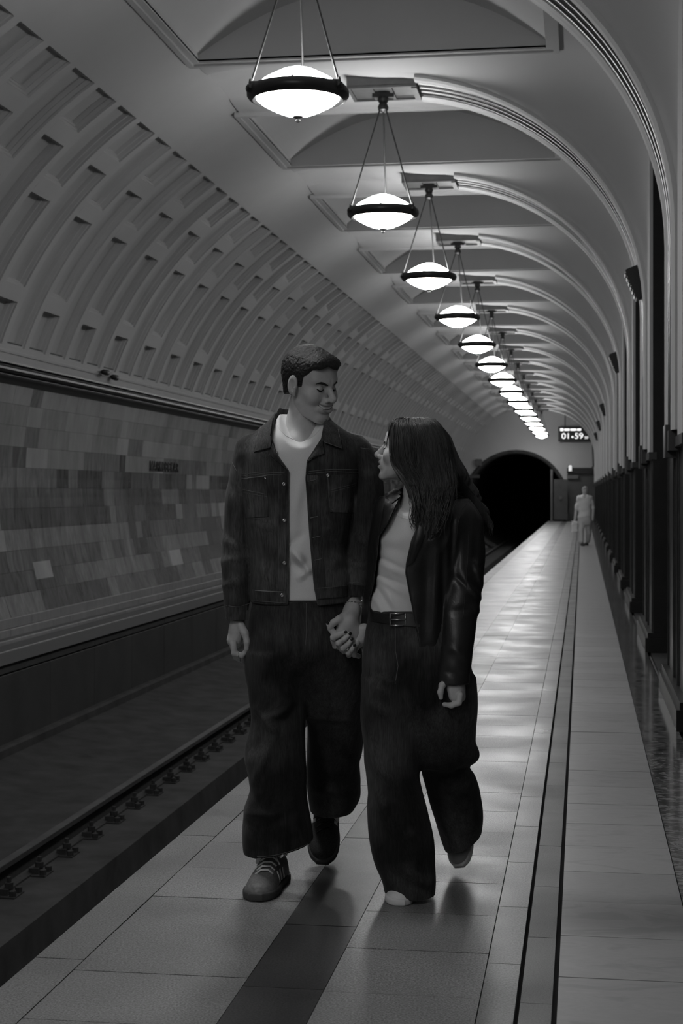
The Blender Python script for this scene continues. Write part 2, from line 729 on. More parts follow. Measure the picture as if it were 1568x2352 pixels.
XS = sorted(set([XL + (PX0 - XL) * t for t in np.linspace(0, 1, 3)] + list(np.linspace(PX0, PX1, 17)) + [PX1 + (XW + .02 - PX1) * (1 - (1 - t) ** 2) for t in np.linspace(0, 1, 14)]))
PDY = 0.95                                # the panel starts this far from a rib
DYS = [0, .43, .435, .445, .46, .49, .53, .58, .64, .72, .82, PDY]
bay_ys = DYS + [1.3, 1.7, 2.2, 2.7, 3.1] + [PITCH - d for d in reversed(DYS)]


def bay_mesh():
    v, f = [], []
    n = len(XS)
    for yy in bay_ys:
        d = min(yy, PITCH - yy)
        for x in XS:
            v.append((x, yy, z_vault(x, d)))
    for j in range(len(bay_ys) - 1):
        ym = (bay_ys[j] + bay_ys[j + 1]) / 2
        for i in range(n - 1):
            xm = (XS[i] + XS[i + 1]) / 2
            if PX0 < xm < PX1 and PDY < ym < PITCH - PDY:
                continue
            f.append((j * n + i, (j + 1) * n + i, (j + 1) * n + i + 1, j * n + i + 1))
    # wall between the vault's edge and the opening to the middle hall
    return v, f


def panel_mesh():
    """sunken ceiling panel: a shallow barrel with lunette ends"""
    mb = MB()
    n = 20
    rise, lift = 0.52, 0.05
    ya, yb = PDY + 0.06, PITCH - PDY - 0.06
    xa, xb = PX0 + .06, PX1 - .06
    arc = []
    for i in range(n + 1):
        x = xa + (xb - xa) * i / n
        u = (x - (xa + xb) / 2) / ((xb - xa) / 2)
        arc.append((x, PZ + lift + rise * (1 - u * u)))
    v = [(x, ya, z) for x, z in arc] + [(x, yb, z) for x, z in arc]
    f = [(i, i + 1, n + 2 + i, n + 1 + i) for i in range(n)]
    mb.add(v, f)
    for y in (ya, yb):
        v = [(x, y, z) for x, z in arc] + [(x, y, PZ - .005) for x, z in arc]
        mb.add(v, [(i, i + 1, n + 2 + i, n + 1 + i) for i in range(n)])
    # side cheeks and the flat rim
    for x in (xa, xb):
        mb.add([(x, ya, PZ - .005), (x, yb, PZ - .005), (x, yb, PZ + lift), (x, ya, PZ + lift)], [(0, 1, 2, 3)])
    return mb


def frame_mesh():
    """double moulding around the panel"""
    mb = MB()
    for (inset, w, h) in ((-0.05, .05, .035), (0.0, .06, .018)):
        x0, x1, ya, yb = PX0 + inset, PX1 - inset, PDY + inset, PITCH - PDY - inset
        z0, z1 = PZ - h, PZ + .01
        mb.box(x0, x0 + w, ya, yb, z0, z1)
        mb.box(x1 - w, x1, ya, yb, z0, z1)
        mb.box(x0 + w, x1 - w, ya, ya + w, z0, z1)
        mb.box(x0 + w, x1 - w, yb - w, yb, z0, z1)
    return mb


bv, bf = bay_mesh()
bay_me = bpy.data.meshes.new('vault_bay')
bay_me.from_pydata(bv, [], bf)
bay_me.polygons.foreach_set('use_smooth', np.ones(len(bay_me.polygons), dtype=bool))
bay_me.materials.append(MATS['plaster'])
pm = panel_mesh()
pan_me = bpy.data.meshes.new('sunken_panel')
pan_me.from_pydata(pm.v, [], pm.f)
pan_me.materials.append(MATS['plaster'])
fm = frame_mesh()
fra_me = bpy.data.meshes.new('panel_moulding')
fra_me.from_pydata(fm.v, [], fm.f)
fra_me.materials.append(MATS['plaster'])
lint_me = None
for k, yr in enumerate([RIBS[0] - PITCH] + RIBS):
    o = link('vault_bay', bay_me, ceiling)
    o.location = (0, yr, 0)
    o = link('sunken_panel', pan_me, o)
    q = link('panel_moulding', fra_me, o.parent)

# lintel wall above the openings to the middle hall and the pylons' upper faces
PYH = 1.0
lint = MB()
for yr in RIBS + [RIBS[-1] + PITCH]:
    lint.box(XW + .02, 1.2, yr - PITCH + PYH, yr - PYH, 4.05, 5.4)
tag(lint.build('wall_lintel', 'plaster'), kind='structure')

# back and end walls
tag(MB().box(-6.5, 7.2, Y0 - .2, Y0, -1.8, 6.2).build('wall_back', 'plaster'), kind='structure')


# ---- transverse ribs with their steel channel, running down the pylons
def rib_curve(off):
    """points from the lamp plate down to the springing, offset along the inner normal"""
    pts = []
    a, bb = AR, BR
    t0 = math.asin(0.33 / AR)
    for i in range(25):
        t = t0 + (math.pi / 2 - t0) * i / 24
        x, z = XC + a * math.sin(t), ZR + bb * math.cos(t)
        nx, nz = math.sin(t) / a, math.cos(t) / bb
        l = math.hypot(nx, nz)
        pts.append((x - off * nx / l, z - off * nz / l))
    pts.append((pts[-1][0], 1.70))
    return pts


def rib_band(mb, section):
    """section: (y, offset) polyline swept along the rib curve"""
    curves = [rib_curve(o) for (_, o) in section]
    m, n = len(section), len(curves[0])
    v = [(curves[s][i][0], section[s][0], curves[s][i][1]) for i in range(n) for s in range(m)]
    f = [(i * m + s, i * m + s + 1, (i + 1) * m + s + 1, (i + 1) * m + s) for i in range(n - 1) for s in range(m - 1)]
    mb.add(v, f)


side_mes = []
for s in (-1, 1):
    side = MB()
    side_mes.append(side)
    rib_band(side, [(s * .425, -.06), (s * .425, .03), (s * .40, .048), (s * .31, .048), (s * .295, .034), (s * .25, .034), (s * .25, -.03)])
steel = MB()
sec = [(-.25, .004), (-.235, .006)]
for c in (-.155, 0.0, .155):
    for i in range(7):
        t = math.pi * i / 6
        sec.append((c - .062 * math.cos(t), -.001 + .040 * math.sin(t)))
    sec.append((c + .0775, .003))
sec[-1] = (.235, .006)
sec.append((.25, .004))
rib_band(steel, sec)


def share(mb, name, mat, smooth=None):
    me = bpy.data.meshes.new(name)
    me.from_pydata(mb.v, [], mb.f)
    for m in (mat if isinstance(mat, (list, tuple)) else [mat]):
        me.materials.append(MATS[m])
    if isinstance(mat, (list, tuple)):
        me.polygons.foreach_set('material_index', np.asarray(mb.mi, dtype=np.int32))
    bm = bmesh.new()
    bm.from_mesh(me)
    bmesh.ops.recalc_face_normals(bm, faces=bm.faces)
    if smooth:
        c = math.radians(smooth)
        for f in bm.faces:
            f.smooth = True
        for e in bm.edges:
            if len(e.link_faces) == 2 and e.calc_face_angle(0) > c:
                e.smooth = False
    bm.to_mesh(me)
    bm.free()
    return me


side_mes = [share(m_, 'rib_border', 'plaster', 30) for m_ in side_mes]
steel_me = share(steel, 'steel_flutes', 'rib_steel', 50)
plate = MB().box(XC - .30, XC + .33, -.25, .25, 4.985, 5.08, 0)
plate.box(XC - .30, XC + .33, -.25, -.22, 4.965, 4.99)
plate.box(XC - .30, XC + .33, .22, .25, 4.965, 4.99)
plate.box(XC - .30, XC - .27, -.22, .22, 4.965, 4.99)
plate.box(XC + .28, XC + .33, -.22, .22, 4.955, 4.99)
plate.box(XC - .10, XC - .07, -.22, .22, 4.968, 4.99)
plate.box(XC + .07, XC + .10, -.22, .22, 4.968, 4.99)
plate_me = share(plate, 'crown_plate', 'plate_metal')
for i, yr in enumerate(RIBS):
    r = empty('vault_rib', (0, yr, 0), None, None)
    tag(r, None, None, None, 'structure')
    r.name = 'trim_rib'
    for m_ in side_mes:
        link('rib_border', m_, r)
    link('steel_flutes', steel_me, r)
    link('crown_plate', plate_me, r)

# ---- pylons
body = MB().box(XW + .03, 1.22, -PYH, PYH, 0.14, 1.62)
body_up = MB().box(XW + .03, 1.22, -PYH + .005, PYH - .005, 1.62, 4.3)
pl = MB().box(XW - .035, 1.28, -PYH - .03, PYH + .03, 0.0, 0.12)
pl.box(XW - .015, 1.26, -PYH - .015, PYH + .015, 0.12, 0.16)
cap = MB().box(XW - .005, XW + .06, -PYH - .01, PYH + .01, 1.60, 1.66)
cap.box(XW - .04, XW + .04, -.30, .30, 1.58, 1.70)
cap.box(XW - .05, XW + .02, -.13, .13, 1.54, 1.74)
face_up = MB().box(XW + .005, XW + .04, -PYH + .06, -.43, 1.66, 4.3)
face_up2 = MB().box(XW + .005, XW + .04, .43, PYH - .06, 1.66, 4.3)
strips = []
for c, r_ in ((-.21, .014), (.21, .014), (-.94, .010), (.94, .010)):
    strips.append(share(MB().tube([(XW + .028, c, .15), (XW + .028, c, 1.62)], r_, 8), 'steel_strip', 'rib_steel', 50))
body_me = share(body, 'shaft', 'black_stone')
bodyu_me = share(body_up, 'upper_shaft', 'black_stone')
pl_me = share(pl, 'plinth', 'black_stone')
cap_me = share(cap, 'band', 'bronze_dark')
faceu_me, faceu2_me = share(face_up, 'face_panel', 'plaster'), share(face_up2, 'face_panel', 'plaster')
ORD = ['nearest', 'second', 'third', 'fourth', 'fifth', 'sixth', 'seventh', 'eighth', 'ninth', 'tenth', 'eleventh', 'twelfth', 'thirteenth', 'fourteenth', 'fifteenth']
for i, yr in enumerate(RIBS):
    k = i + K0
    if k >= 0:
        lab = ('black stone pylon with steel strips at the right edge, nearest of its row' if k == 0 else
               f'black stone pylon with steel strips, {ORD[k]} nearest in the row on the right')
    else:
        lab = f'black stone pylon behind the camera, {ORD[-k - 1]} one back'
    p = empty('pylon', (0, yr, 0), lab, 'pylon', 'pylons along the platform')
    for nm, me in (('shaft', body_me), ('upper_shaft', bodyu_me), ('plinth', pl_me), ('band', cap_me), ('face_panel', faceu_me), ('face_panel', faceu2_me)) + tuple(('steel_strip', m_) for m_ in strips):
        link(nm, me, p)

# loudspeakers on some of the ribs
spk = MB().box(-.055, .055, -.085, .085, -.10, .10, .01)
spk_g = MB()
for i in range(6):
    spk_g.box(-.062, -.055, -.07, .07, -.085 + .03 * i, -.07 + .03 * i)
spk_b = MB().box(.05, .13, -.16, -.10, -.12, .07)
spk_b.box(.03, .07, -.12, -.07, -.04, .04)
spk_me, spkg_me, spkb_me = share(spk, 'housing', 'speaker_black'), share(spk_g, 'grille', 'bronze_dark'), share(spk_b, 'side_box', 'speaker_black')
for k, where in ((1, 'second'), (3, 'fourth'), (6, 'seventh'), (8, 'ninth'), (10, 'eleventh')):
    s = empty('loudspeaker', (0.495, RIB0 + PITCH * k, 3.20), f'small black loudspeaker box high on the {where} pylon from the right edge', 'loudspeaker', 'loudspeakers on the pylons')
    s.rotation_euler = (0, math.radians(-22), 0)
    s.scale = (1.4, 1.4, 1.4)
    link('housing', spk_me, s)
    link('grille', spkg_me, s)
    link('side_box', spkb_me, s)

# ---- pendant lamps
LZ = 3.88
glass_up = MB().lathe([(.272, .022), (.262, .05), (.225, .085), (.165, .118), (.105, .148), (.05, .165), (.0005, .170)], (0, 0, 0), 32)
glass_dn = MB().lathe([(.272, -.022), (.262, -.04), (.225, -.068), (.165, -.10), (.10, -.128), (.045, -.142), (.0005, -.145)], (0, 0, 0), 32)
ring = MB().lathe([(.268, .034), (.285, .042), (.314, .034), (.328, .012), (.328, -.014), (.314, -.034), (.290, -.046), (.266, -.036), (.268, .034)], (0, 0, 0), 48)
fin = MB().lathe([(.034, -.142), (.034, -.150), (.020, -.155), (.012, -.165), (.016, -.172), (.010, -.182), (.0005, -.185)], (0, 0, 0), 14)
bos = MB()
rod_list = []
hub = MB().lathe([(.0005, 1.06), (.045, 1.06), (.05, 1.03), (.035, 1.0), (.05, .97), (.045, .94), (.02, .925), (.0005, .92)], (0, 0, 0), 14)
hub.box(-.10, .10, -.03, .03, 1.055, 1.10)
for k in range(3):
    t = math.radians(205 + 120 * k)
    c, s = math.cos(t), math.sin(t)
    bos.tube([(c * .30, s * .30, 0), (c * .345, s * .345, 0)], .026, 8)
    bos.tube([(c * .345, s * .345, 0), (c * .352, s * .352, .0)], .016, 8)
    bos.box(c * .285 - .03, c * .285 + .03, s * .285 - .03, s * .285 + .03, .02, .045)
    bos.tube([(c * .325, s * .325, .02), (c * .325, s * .325, .06)], [.014, .008], 6)
    rod_list.append(share(MB().tube([(c * .325, s * .325, .02), (c * .03, s * .03, .95)], .0075, 6, False), 'suspension_rod', 'lamp_rod', 60))
for k in range(6):
    t = math.radians(25 + 60 * k)
    bos.box(.284 * math.cos(t) - .008, .284 * math.cos(t) + .008, .284 * math.sin(t) - .008, .284 * math.sin(t) + .008, .025, .048)
LM = [('glass_top', share(glass_up, 'glass_top', 'lamp_glass_upper', 60)), ('glass_bowl', share(glass_dn, 'glass_bowl', 'lamp_glass', 60)),
      ('ring', share(ring, 'ring', 'bronze_dark', 40)), ('finial', share(fin, 'finial', 'bronze_dark', 40)),
      ('ring_fittings', share(bos, 'ring_fittings', 'bronze_dark')),
      ('hub', share(hub, 'hub', 'bronze_dark', 40))] + [('suspension_rod', m_) for m_ in rod_list]
for i, yr in enumerate(RIBS):
    k = i + K0
    if k == 0:
        lab = 'lit bowl pendant lamp at the top, largest of the row'
    elif k > 0:
        lab = f'lit bowl pendant lamp, {ORD[k]} nearest of the receding row'
    else:
        lab = f'lit bowl pendant lamp above and behind the view, {ORD[-k - 1]} back from the largest'
    p = empty('pendant_lamp', (XC, yr, LZ), lab, 'lamp', 'row of pendant lamps')
    p.rotation_euler = (0, 0, math.radians(rnd.uniform(-8, 8)))
    for nm, me in LM:
        link(nm, me, p)

# ---- end wall with the tunnel portal
PR, PXC, PZC = 2.30, -3.03, 0.86
ew = MB()
n = 48
inner, outer = [], []
for i in range(n):
    t = 2 * math.pi * i / n
    inner.append((PXC + PR * math.cos(t), PZC + PR * math.sin(t)))
    r = 8.0
    outer.append((PXC + r * math.cos(t), PZC + r * math.sin(t)))
v = [(x, Y1, z) for x, z in inner] + [(x, Y1, z) for x, z in outer]
ew.add(v, [(i, (i + 1) % n, n + (i + 1) % n, n + i) for i in range(n)])
wall_end = ew.build('wall_end', 'plaster')
tag(wall_end, 'plain end wall around the round tunnel mouth', None, kind='structure')
pr = MB()
v = []
prs = [(PR + .12, 0.0), (PR + .12, -.08), (PR, -.10), (PR - .06, -.02), (PR - .08, 1.2)]
for r, dy in prs:
    v += [(PXC + r * math.cos(2 * math.pi * i / n), Y1 + dy, PZC + r * math.sin(2 * math.pi * i / n)) for i in range(n)]
pr.add(v, [(k * n + i, k * n + (i + 1) % n, (k + 1) * n + (i + 1) % n, (k + 1) * n + i) for k in range(len(prs) - 1) for i in range(n)])
tag(pr.build('trim_3', 'concrete_dark', None, True), kind='structure')
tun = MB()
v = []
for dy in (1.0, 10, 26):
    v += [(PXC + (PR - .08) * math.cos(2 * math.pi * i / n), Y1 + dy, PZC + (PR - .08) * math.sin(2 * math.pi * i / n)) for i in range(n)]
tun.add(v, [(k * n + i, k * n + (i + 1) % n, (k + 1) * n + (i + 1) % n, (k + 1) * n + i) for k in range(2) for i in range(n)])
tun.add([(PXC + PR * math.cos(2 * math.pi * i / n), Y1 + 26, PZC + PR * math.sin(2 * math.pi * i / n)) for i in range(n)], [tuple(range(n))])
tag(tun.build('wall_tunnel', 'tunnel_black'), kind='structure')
tag(MB().box(-0.70, 0.9, Y1 - .06, Y1, 0.0, 2.15).build('trim_4', 'endwall_dark'), kind='structure')
tag(MB().box(-1.52, 0.6, Y1 - 1.2, Y1, -0.3, -0.004).build('floor_end', 'granite_mid'), kind='structure')

# ---- station name in raised metal letters on the tiles
def text_mesh(body, size, extrude):
    cu = bpy.data.curves.new('lettering', 'FONT')
    cu.body = body
    cu.size = size
    cu.extrude = extrude
    cu.align_x = 'CENTER'
    cu.align_y = 'CENTER'
    o = bpy.data.objects.new('lettering', cu)
    COL.objects.link(o)
    bpy.context.view_layer.update()
    me = bpy.data.meshes.new_from_object(o.evaluated_get(bpy.context.evaluated_depsgraph_get()))
    bpy.data.objects.remove(o)
    return me


mat_plain('letter_metal', 0.02, 0.35, 0.5)
name = '\u041c\u0410\u042f\u041a\u041e\u0412\u0421\u041a\u0410\u042f'
zc, yc = 1.67, 21.45
xs = wall_x(zc) + .012
sgn = empty('station_name_lettering', (xs, yc, zc), 'dark raised letters spelling the station name on the tiled wall', 'lettering')
pitch = 1.52 / len(name)
for i, ch in enumerate(name):
    me = text_mesh(ch, 0.185, 0.008)
    me.materials.clear()
    me.materials.append(MATS['letter_metal'])
    o = link('letter', me, sgn)
    o.rotation_euler = (math.pi / 2, 0, math.pi / 2)
    o.location = (0, (i - (len(name) - 1) / 2) * pitch, 0)
    o.scale = (1.02, 1, 1)

# ---- small surveillance cameras under the vault, a lamp on the cornice
for (y, z, lab) in ((18.25, 2.70, 'tiny black camera on the plaster band above the moulding, farther of two'), (17.85, 2.73, 'tiny black camera on the plaster band above the moulding, nearer of two')):
    x = wall_x(z)
    c_ = empty('surveillance_camera', (x, y, z), lab, 'camera', 'cameras above the moulding')
    MB().tube([(0, 0, 0), (.06, 0, 0)], .012, 8).build('arm', 'speaker_black', c_)
    MB().tube([(.06, -.07, -.01), (.06, .07, -.01)], [.03, .036], 10).build('housing', 'speaker_black', c_, True)

# ---- interval clock on the end wall
ck = empty('interval_clock', (-0.38, Y1 - .30, 3.98), 'dark display board with bright digits above the far end of the platform', 'clock')
MB().box(-.72, .72, -.08, .08, -.34, .34, .02).build('housing', 'speaker_black', ck)
for body, size, x, z in (('01', .36, -.36, -.10), ('59', .36, .22, -.10), ('\u25aa', .25, -.07, -.13), ('30', .15, .55, -.17)):
    me = text_mesh(body, size, .004)
    me.materials.clear()
    me.materials.append(MATS['display_led'])
    o = link('digits', me, ck)
    o.rotation_euler = (math.pi / 2, 0, 0)
    o.location = (x, -.086, z)
    o.scale = (1.15, 1, 1)
for (xa, xb, za, zb_) in ((-.62, -.48, .14, .26), (-.44, -.20, .15, .24), (-.16, .10, .15, .24), (.14, .32, .15, .24), (.52, .60, .17, .27)):
    MB().box(xa, xb, -.088, -.082, za, zb_).build('status_segment', 'display_led', ck)
MB().tube([(-.4, 0, .34), (-.4, 0, .9)], .02, 6).build('hanger', 'speaker_black', ck)
MB().tube([(.4, 0, .34), (.4, 0, .75)], .02, 6).build('hanger', 'speaker_black', ck)

# ---- things round the tunnel mouth
gate = empty('platform_end_gate', (-1.38, Y1 - 1.3, 0), 'dark metal gate post and leaf beside the tunnel mouth', 'gate')
MB().box(-.05, .05, -.05, .05, 0, 2.35).build('post', 'plate_metal', gate)
MB().box(.10, .72, -.02, .02, .08, 1.9, .005).build('leaf', 'endwall_dark', gate)
MB().box(.35, .47, -.05, -.02, 1.0, 1.14).build('lock_box', 'plate_metal', gate)
pn = empty('equipment_panel', (-.28, Y1 - .07, 2.30), 'dark horizontal equipment box on the end wall under the clock', 'panel')
MB().box(-.42, .75, -.16, 0, -.12, .14, .01).build('box', 'speaker_black', pn)
MB().box(-.40, .10, -.14, 0, -.36, -.20, .01).build('tray', 'plate_metal', pn)
sg = empty('lit_sign', (-.55, Y1 - .30, 2.42), 'small glowing sign on the end wall beside the tunnel mouth', 'sign')
MB().box(-.07, .07, -.04, .04, -.13, .13, .01).build('lens', 'sign_light', sg)
MB().box(-.09, .09, .04, .07, -.15, .15).build('back', 'speaker_black', sg)
cb = MB()
cb.tube([(.46, Y1 - .10, 3.85), (.48, Y1 - .10, 3.2), (.50, Y1 - .10, 2.5), (.35, Y1 - .10, 2.36)], .035, 6)
tag(cb.build('cable', 'speaker_black', None, True), 'thick black cable running down the end wall to the equipment box', 'cable')
lb = empty('cable_bracket', (0, 0, 0), 'short dark cable bracket low on the vault left of the tunnel mouth', 'bracket')
MB().box(-4.9, -4.6, Y1 - .12, Y1, 2.55, 2.85, .01).build('box', 'plate_metal', lb)
MB().box(-5.6, -4.7, Y1 - .10, Y1 - .02, 1.98, 2.12, .01).build('rail', 'endwall_dark', lb)

# ------------------------------------------------------------------ sculpting with distance fields
def surface_nets(F, org, h):
    nx, ny, nz = F.shape
    S = F < 0
    acc = np.zeros((nx - 1, ny - 1, nz - 1, 3), dtype=np.float32)
    cnt = np.zeros((nx - 1, ny - 1, nz - 1), dtype=np.int16)
    edges = []
    for ax in range(3):
        sl0 = [slice(None)] * 3
        sl1 = [slice(None)] * 3
        sl0[ax], sl1[ax] = slice(0, -1), slice(1, None)
        sl0, sl1 = tuple(sl0), tuple(sl1)
        idx = np.argwhere(S[sl0] != S[sl1])
        if len(idx) == 0:
            edges.append(None)
            continue
        f0 = F[sl0][tuple(idx.T)]
        f1 = F[sl1][tuple(idx.T)]
        t = f0 / (f0 - f1)
        p = idx.astype(np.float32)
        p[:, ax] += t
        o1, o2 = [a for a in range(3) if a != ax]
        for a in (0, 1):
            for b_ in (0, 1):
                c = idx.copy()
                c[:, o1] -= a
                c[:, o2] -= b_
                ok = (c[:, o1] >= 0) & (c[:, o2] >= 0) & (c[:, o1] < cnt.shape[o1]) & (c[:, o2] < cnt.shape[o2])
                cc = tuple(c[ok].T)
                np.add.at(acc, cc, p[ok])
                np.add.at(cnt, cc, 1)
        edges.append((idx, S[sl0][tuple(idx.T)]))
    vm = cnt > 0
    vid = np.full(cnt.shape, -1, dtype=np.int64)
    n = int(vm.sum())
    vid[vm] = np.arange(n)
    V = acc[vm] / cnt[vm][:, None] * h + np.asarray(org, dtype=np.float32)
    quads = []
    for ax in range(3):
        if edges[ax] is None:
            continue
        idx, s0 = edges[ax]
        o1, o2 = [(1, 2), (2, 0), (0, 1)][ax]
        ok = (idx[:, o1] > 0) & (idx[:, o2] > 0) & (idx[:, o1] < cnt.shape[o1]) & (idx[:, o2] < cnt.shape[o2])
        idx, s = idx[ok], s0[ok]

        def cell(a, b_):
            c = idx.copy()
            c[:, o1] -= a
            c[:, o2] -= b_
            return vid[tuple(c.T)]
        q = np.stack([cell(1, 1), cell(0, 1), cell(0, 0), cell(1, 0)], axis=1)
        q[~s] = q[~s][:, ::-1]
        quads.append(q)
    return V, np.concatenate(quads)


def relax(V, Q, it=2, lam=0.5):
    """light smoothing of a quad mesh"""
    n = len(V)
    a = np.concatenate([Q[:, [0, 1]], Q[:, [1, 2]], Q[:, [2, 3]], Q[:, [3, 0]]])
    a = np.concatenate([a, a[:, ::-1]])
    deg = np.bincount(a[:, 0], minlength=n).astype(np.float32)[:, None]
    for _ in range(it):
        s = np.stack([np.bincount(a[:, 0], weights=V[a[:, 1], k], minlength=n) for k in range(3)], axis=1)
        V = V + lam * (s / np.maximum(deg, 1) - V)
    return V.astype(np.float32)


def sculpt(fn, lo, hi, h, it=1):
    lo, hi = np.asarray(lo, float), np.asarray(hi, float)
    dims = np.ceil((hi - lo) / h).astype(int) + 1
    ax = [(lo[i] + h * np.arange(dims[i])).astype(np.float32) for i in range(3)]
    X, Y, Z = np.meshgrid(*ax, indexing='ij')
    F = fn(X, Y, Z).astype(np.float32)
    V, Q = surface_nets(F, lo, h)
    if it:
        V = relax(V, Q, it)
    return V, Q


def np_mesh(name, parts, mat, parent=None):
    """join [(V, Q)] into one smooth mesh object"""
    vs, qs, mi, b, k = [], [], [], 0, 0
    for p in parts:
        V, Q = p[0], p[1]
        vs.append(V)
        qs.append(Q + b)
        mi.append(np.full(len(Q), p[2] if len(p) > 2 else 0, dtype=np.int32))
        b += len(V)
    V, Q, mi = np.concatenate(vs), np.concatenate(qs), np.concatenate(mi)
    me = bpy.data.meshes.new(name)
    me.vertices.add(len(V))
    me.vertices.foreach_set('co', V.astype(np.float32).ravel())
    me.loops.add(4 * len(Q))
    me.loops.foreach_set('vertex_index', Q.astype(np.int32).ravel())
    me.polygons.add(len(Q))
    me.polygons.foreach_set('loop_start', np.arange(0, 4 * len(Q), 4, dtype=np.int32))
    me.polygons.foreach_set('loop_total', np.full(len(Q), 4, dtype=np.int32))
    me.polygons.foreach_set('use_smooth', np.ones(len(Q), dtype=bool))
    for m in (mat if isinstance(mat, (list, tuple)) else [mat]):
        me.materials.append(MATS[m])
    me.polygons.foreach_set('material_index', mi)
    me.update(calc_edges=True)
    me.validate()
    return link(name, me, parent)


def smin(a, b, k):
    hh = np.clip(0.5 + 0.5 * (b - a) / k, 0, 1)
    return b + (a - b) * hh - k * hh * (1 - hh)


def smax(a, b, k):
    return -smin(-a, -b, k)


def ell(X, Y, Z, c, r):
    x, y, z = (X - c[0]) / r[0], (Y - c[1]) / r[1], (Z - c[2]) / r[2]
    k0 = np.sqrt(x * x + y * y + z * z)
    k1 = np.sqrt((x / r[0]) ** 2 + (y / r[1]) ** 2 + (z / r[2]) ** 2) + 1e-9
    return k0 * (k0 - 1) / k1


def rcone(X, Y, Z, a, b, r0, r1):
    a, b = np.asarray(a, float), np.asarray(b, float)
    d = b - a
    L = float(d @ d) + 1e-12
    t = np.clip(((X - a[0]) * d[0] + (Y - a[1]) * d[1] + (Z - a[2]) * d[2]) / L, 0, 1)
    dx, dy, dz = X - a[0] - t * d[0], Y - a[1] - t * d[1], Z - a[2] - t * d[2]
    return np.sqrt(dx * dx + dy * dy + dz * dz) - (r0 + (r1 - r0) * t)


def chain(X, Y, Z, pts, rs, k=0.006):
    F = None
    for i in range(len(pts) - 1):
        g = rcone(X, Y, Z, pts[i], pts[i + 1], rs[i], rs[i + 1])
        F = g if F is None else smin(F, g, k)
    return F


def spline_rows(rows, n=90):
    """Catmull-Rom resampling of table rows keyed by their first column"""
    R = np.asarray(sorted(rows), dtype=float)
    z = R[:, 0]
    zz = np.linspace(z[0], z[-1], n)
    out = [zz]
    for c in range(1, R.shape[1]):
        y = R[:, c]
        m = np.gradient(y, z)
        i = np.clip(np.searchsorted(z, zz) - 1, 0, len(z) - 2)
        hh = z[i + 1] - z[i]
        t = (zz - z[i]) / hh
        out.append((2 * t ** 3 - 3 * t ** 2 + 1) * y[i] + (t ** 3 - 2 * t ** 2 + t) * hh * m[i] + (-2 * t ** 3 + 3 * t ** 2) * y[i + 1] + (t ** 3 - t ** 2) * hh * m[i + 1])
    return np.stack(out, axis=1)


def vloft(X, Y, Z, T, off=0.0, pw=2.0):
    """solid whose horizontal sections are ellipses: T rows (z, cx, cy, rx, ry)"""
    cx, cy = np.interp(Z, T[:, 0], T[:, 1]), np.interp(Z, T[:, 0], T[:, 2])
    rx, ry = np.interp(Z, T[:, 0], T[:, 3]) + off, np.interp(Z, T[:, 0], T[:, 4]) + off
    u, v = np.abs(X - cx) / rx, np.abs(Y - cy) / ry
    if pw != 2.0:
        k0 = (u ** pw + v ** pw) ** (1 / pw)
        d = (k0 - 1) * np.minimum(rx, ry)
    else:
        k0 = np.sqrt(u * u + v * v)
        k1 = np.sqrt((u / rx) ** 2 + (v / ry) ** 2) + 1e-9
        d = k0 * (k0 - 1) / k1
    return np.maximum(d, np.maximum(T[0, 0] - Z, Z - T[-1, 0]))


def creases(X, Z, F, Y, cy, lst, gain=1.0, front=True):
    """raise or sink cloth along strokes (x0, z0, x1, z1, amount, width)"""
    for (x0, z0, x1, z1, amp, w) in lst:
        d = np.array([x1 - x0, z1 - z0])
        L = d @ d + 1e-12
        t = np.clip(((X - x0) * d[0] + (Z - z0) * d[1]) / L, 0, 1)
        q = (X - x0 - t * d[0]) ** 2 + (Z - z0 - t * d[1]) ** 2
        g = gain * amp * np.exp(-q / (w * w)) * (1 - 0.6 * np.abs(2 * t - 1) ** 2)
        if front:
            g = g * (Y < cy)
        F = F - g
    return F


def ripple(X, Y, Z, amp, s=1.0, ph=0.0):
    return amp * (np.sin(23 * s * Z + 9 * s * X + ph) * np.sin(17 * s * X + 5 * s * Y + 1.3 + ph) + 0.6 * np.sin(41 * s * Z - 13 * s * X + 2 + ph) * np.sin(11 * s * Y + 8 * s * X + ph))


_NR = np.random.RandomState(5).rand(32, 32, 32).astype(np.float32)


def vnoise(x, y, z, f):
    """smooth value noise in -1..1"""
    out = 0
    x, y, z = x * f, y * f, z * f
    xi, yi, zi = np.floor(x).astype(int), np.floor(y).astype(int), np.floor(z).astype(int)
    u, v, w = x - xi, y - yi, z - zi
    u, v, w = u * u * (3 - 2 * u), v * v * (3 - 2 * v), w * w * (3 - 2 * w)
    for a in (0, 1):
        for b_ in (0, 1):
            for c in (0, 1):
                out = out + _NR[(xi + a) & 31, (yi + b_) & 31, (zi + c) & 31] * (u if a else 1 - u) * (v if b_ else 1 - v) * (w if c else 1 - w)
    return 2 * out - 1


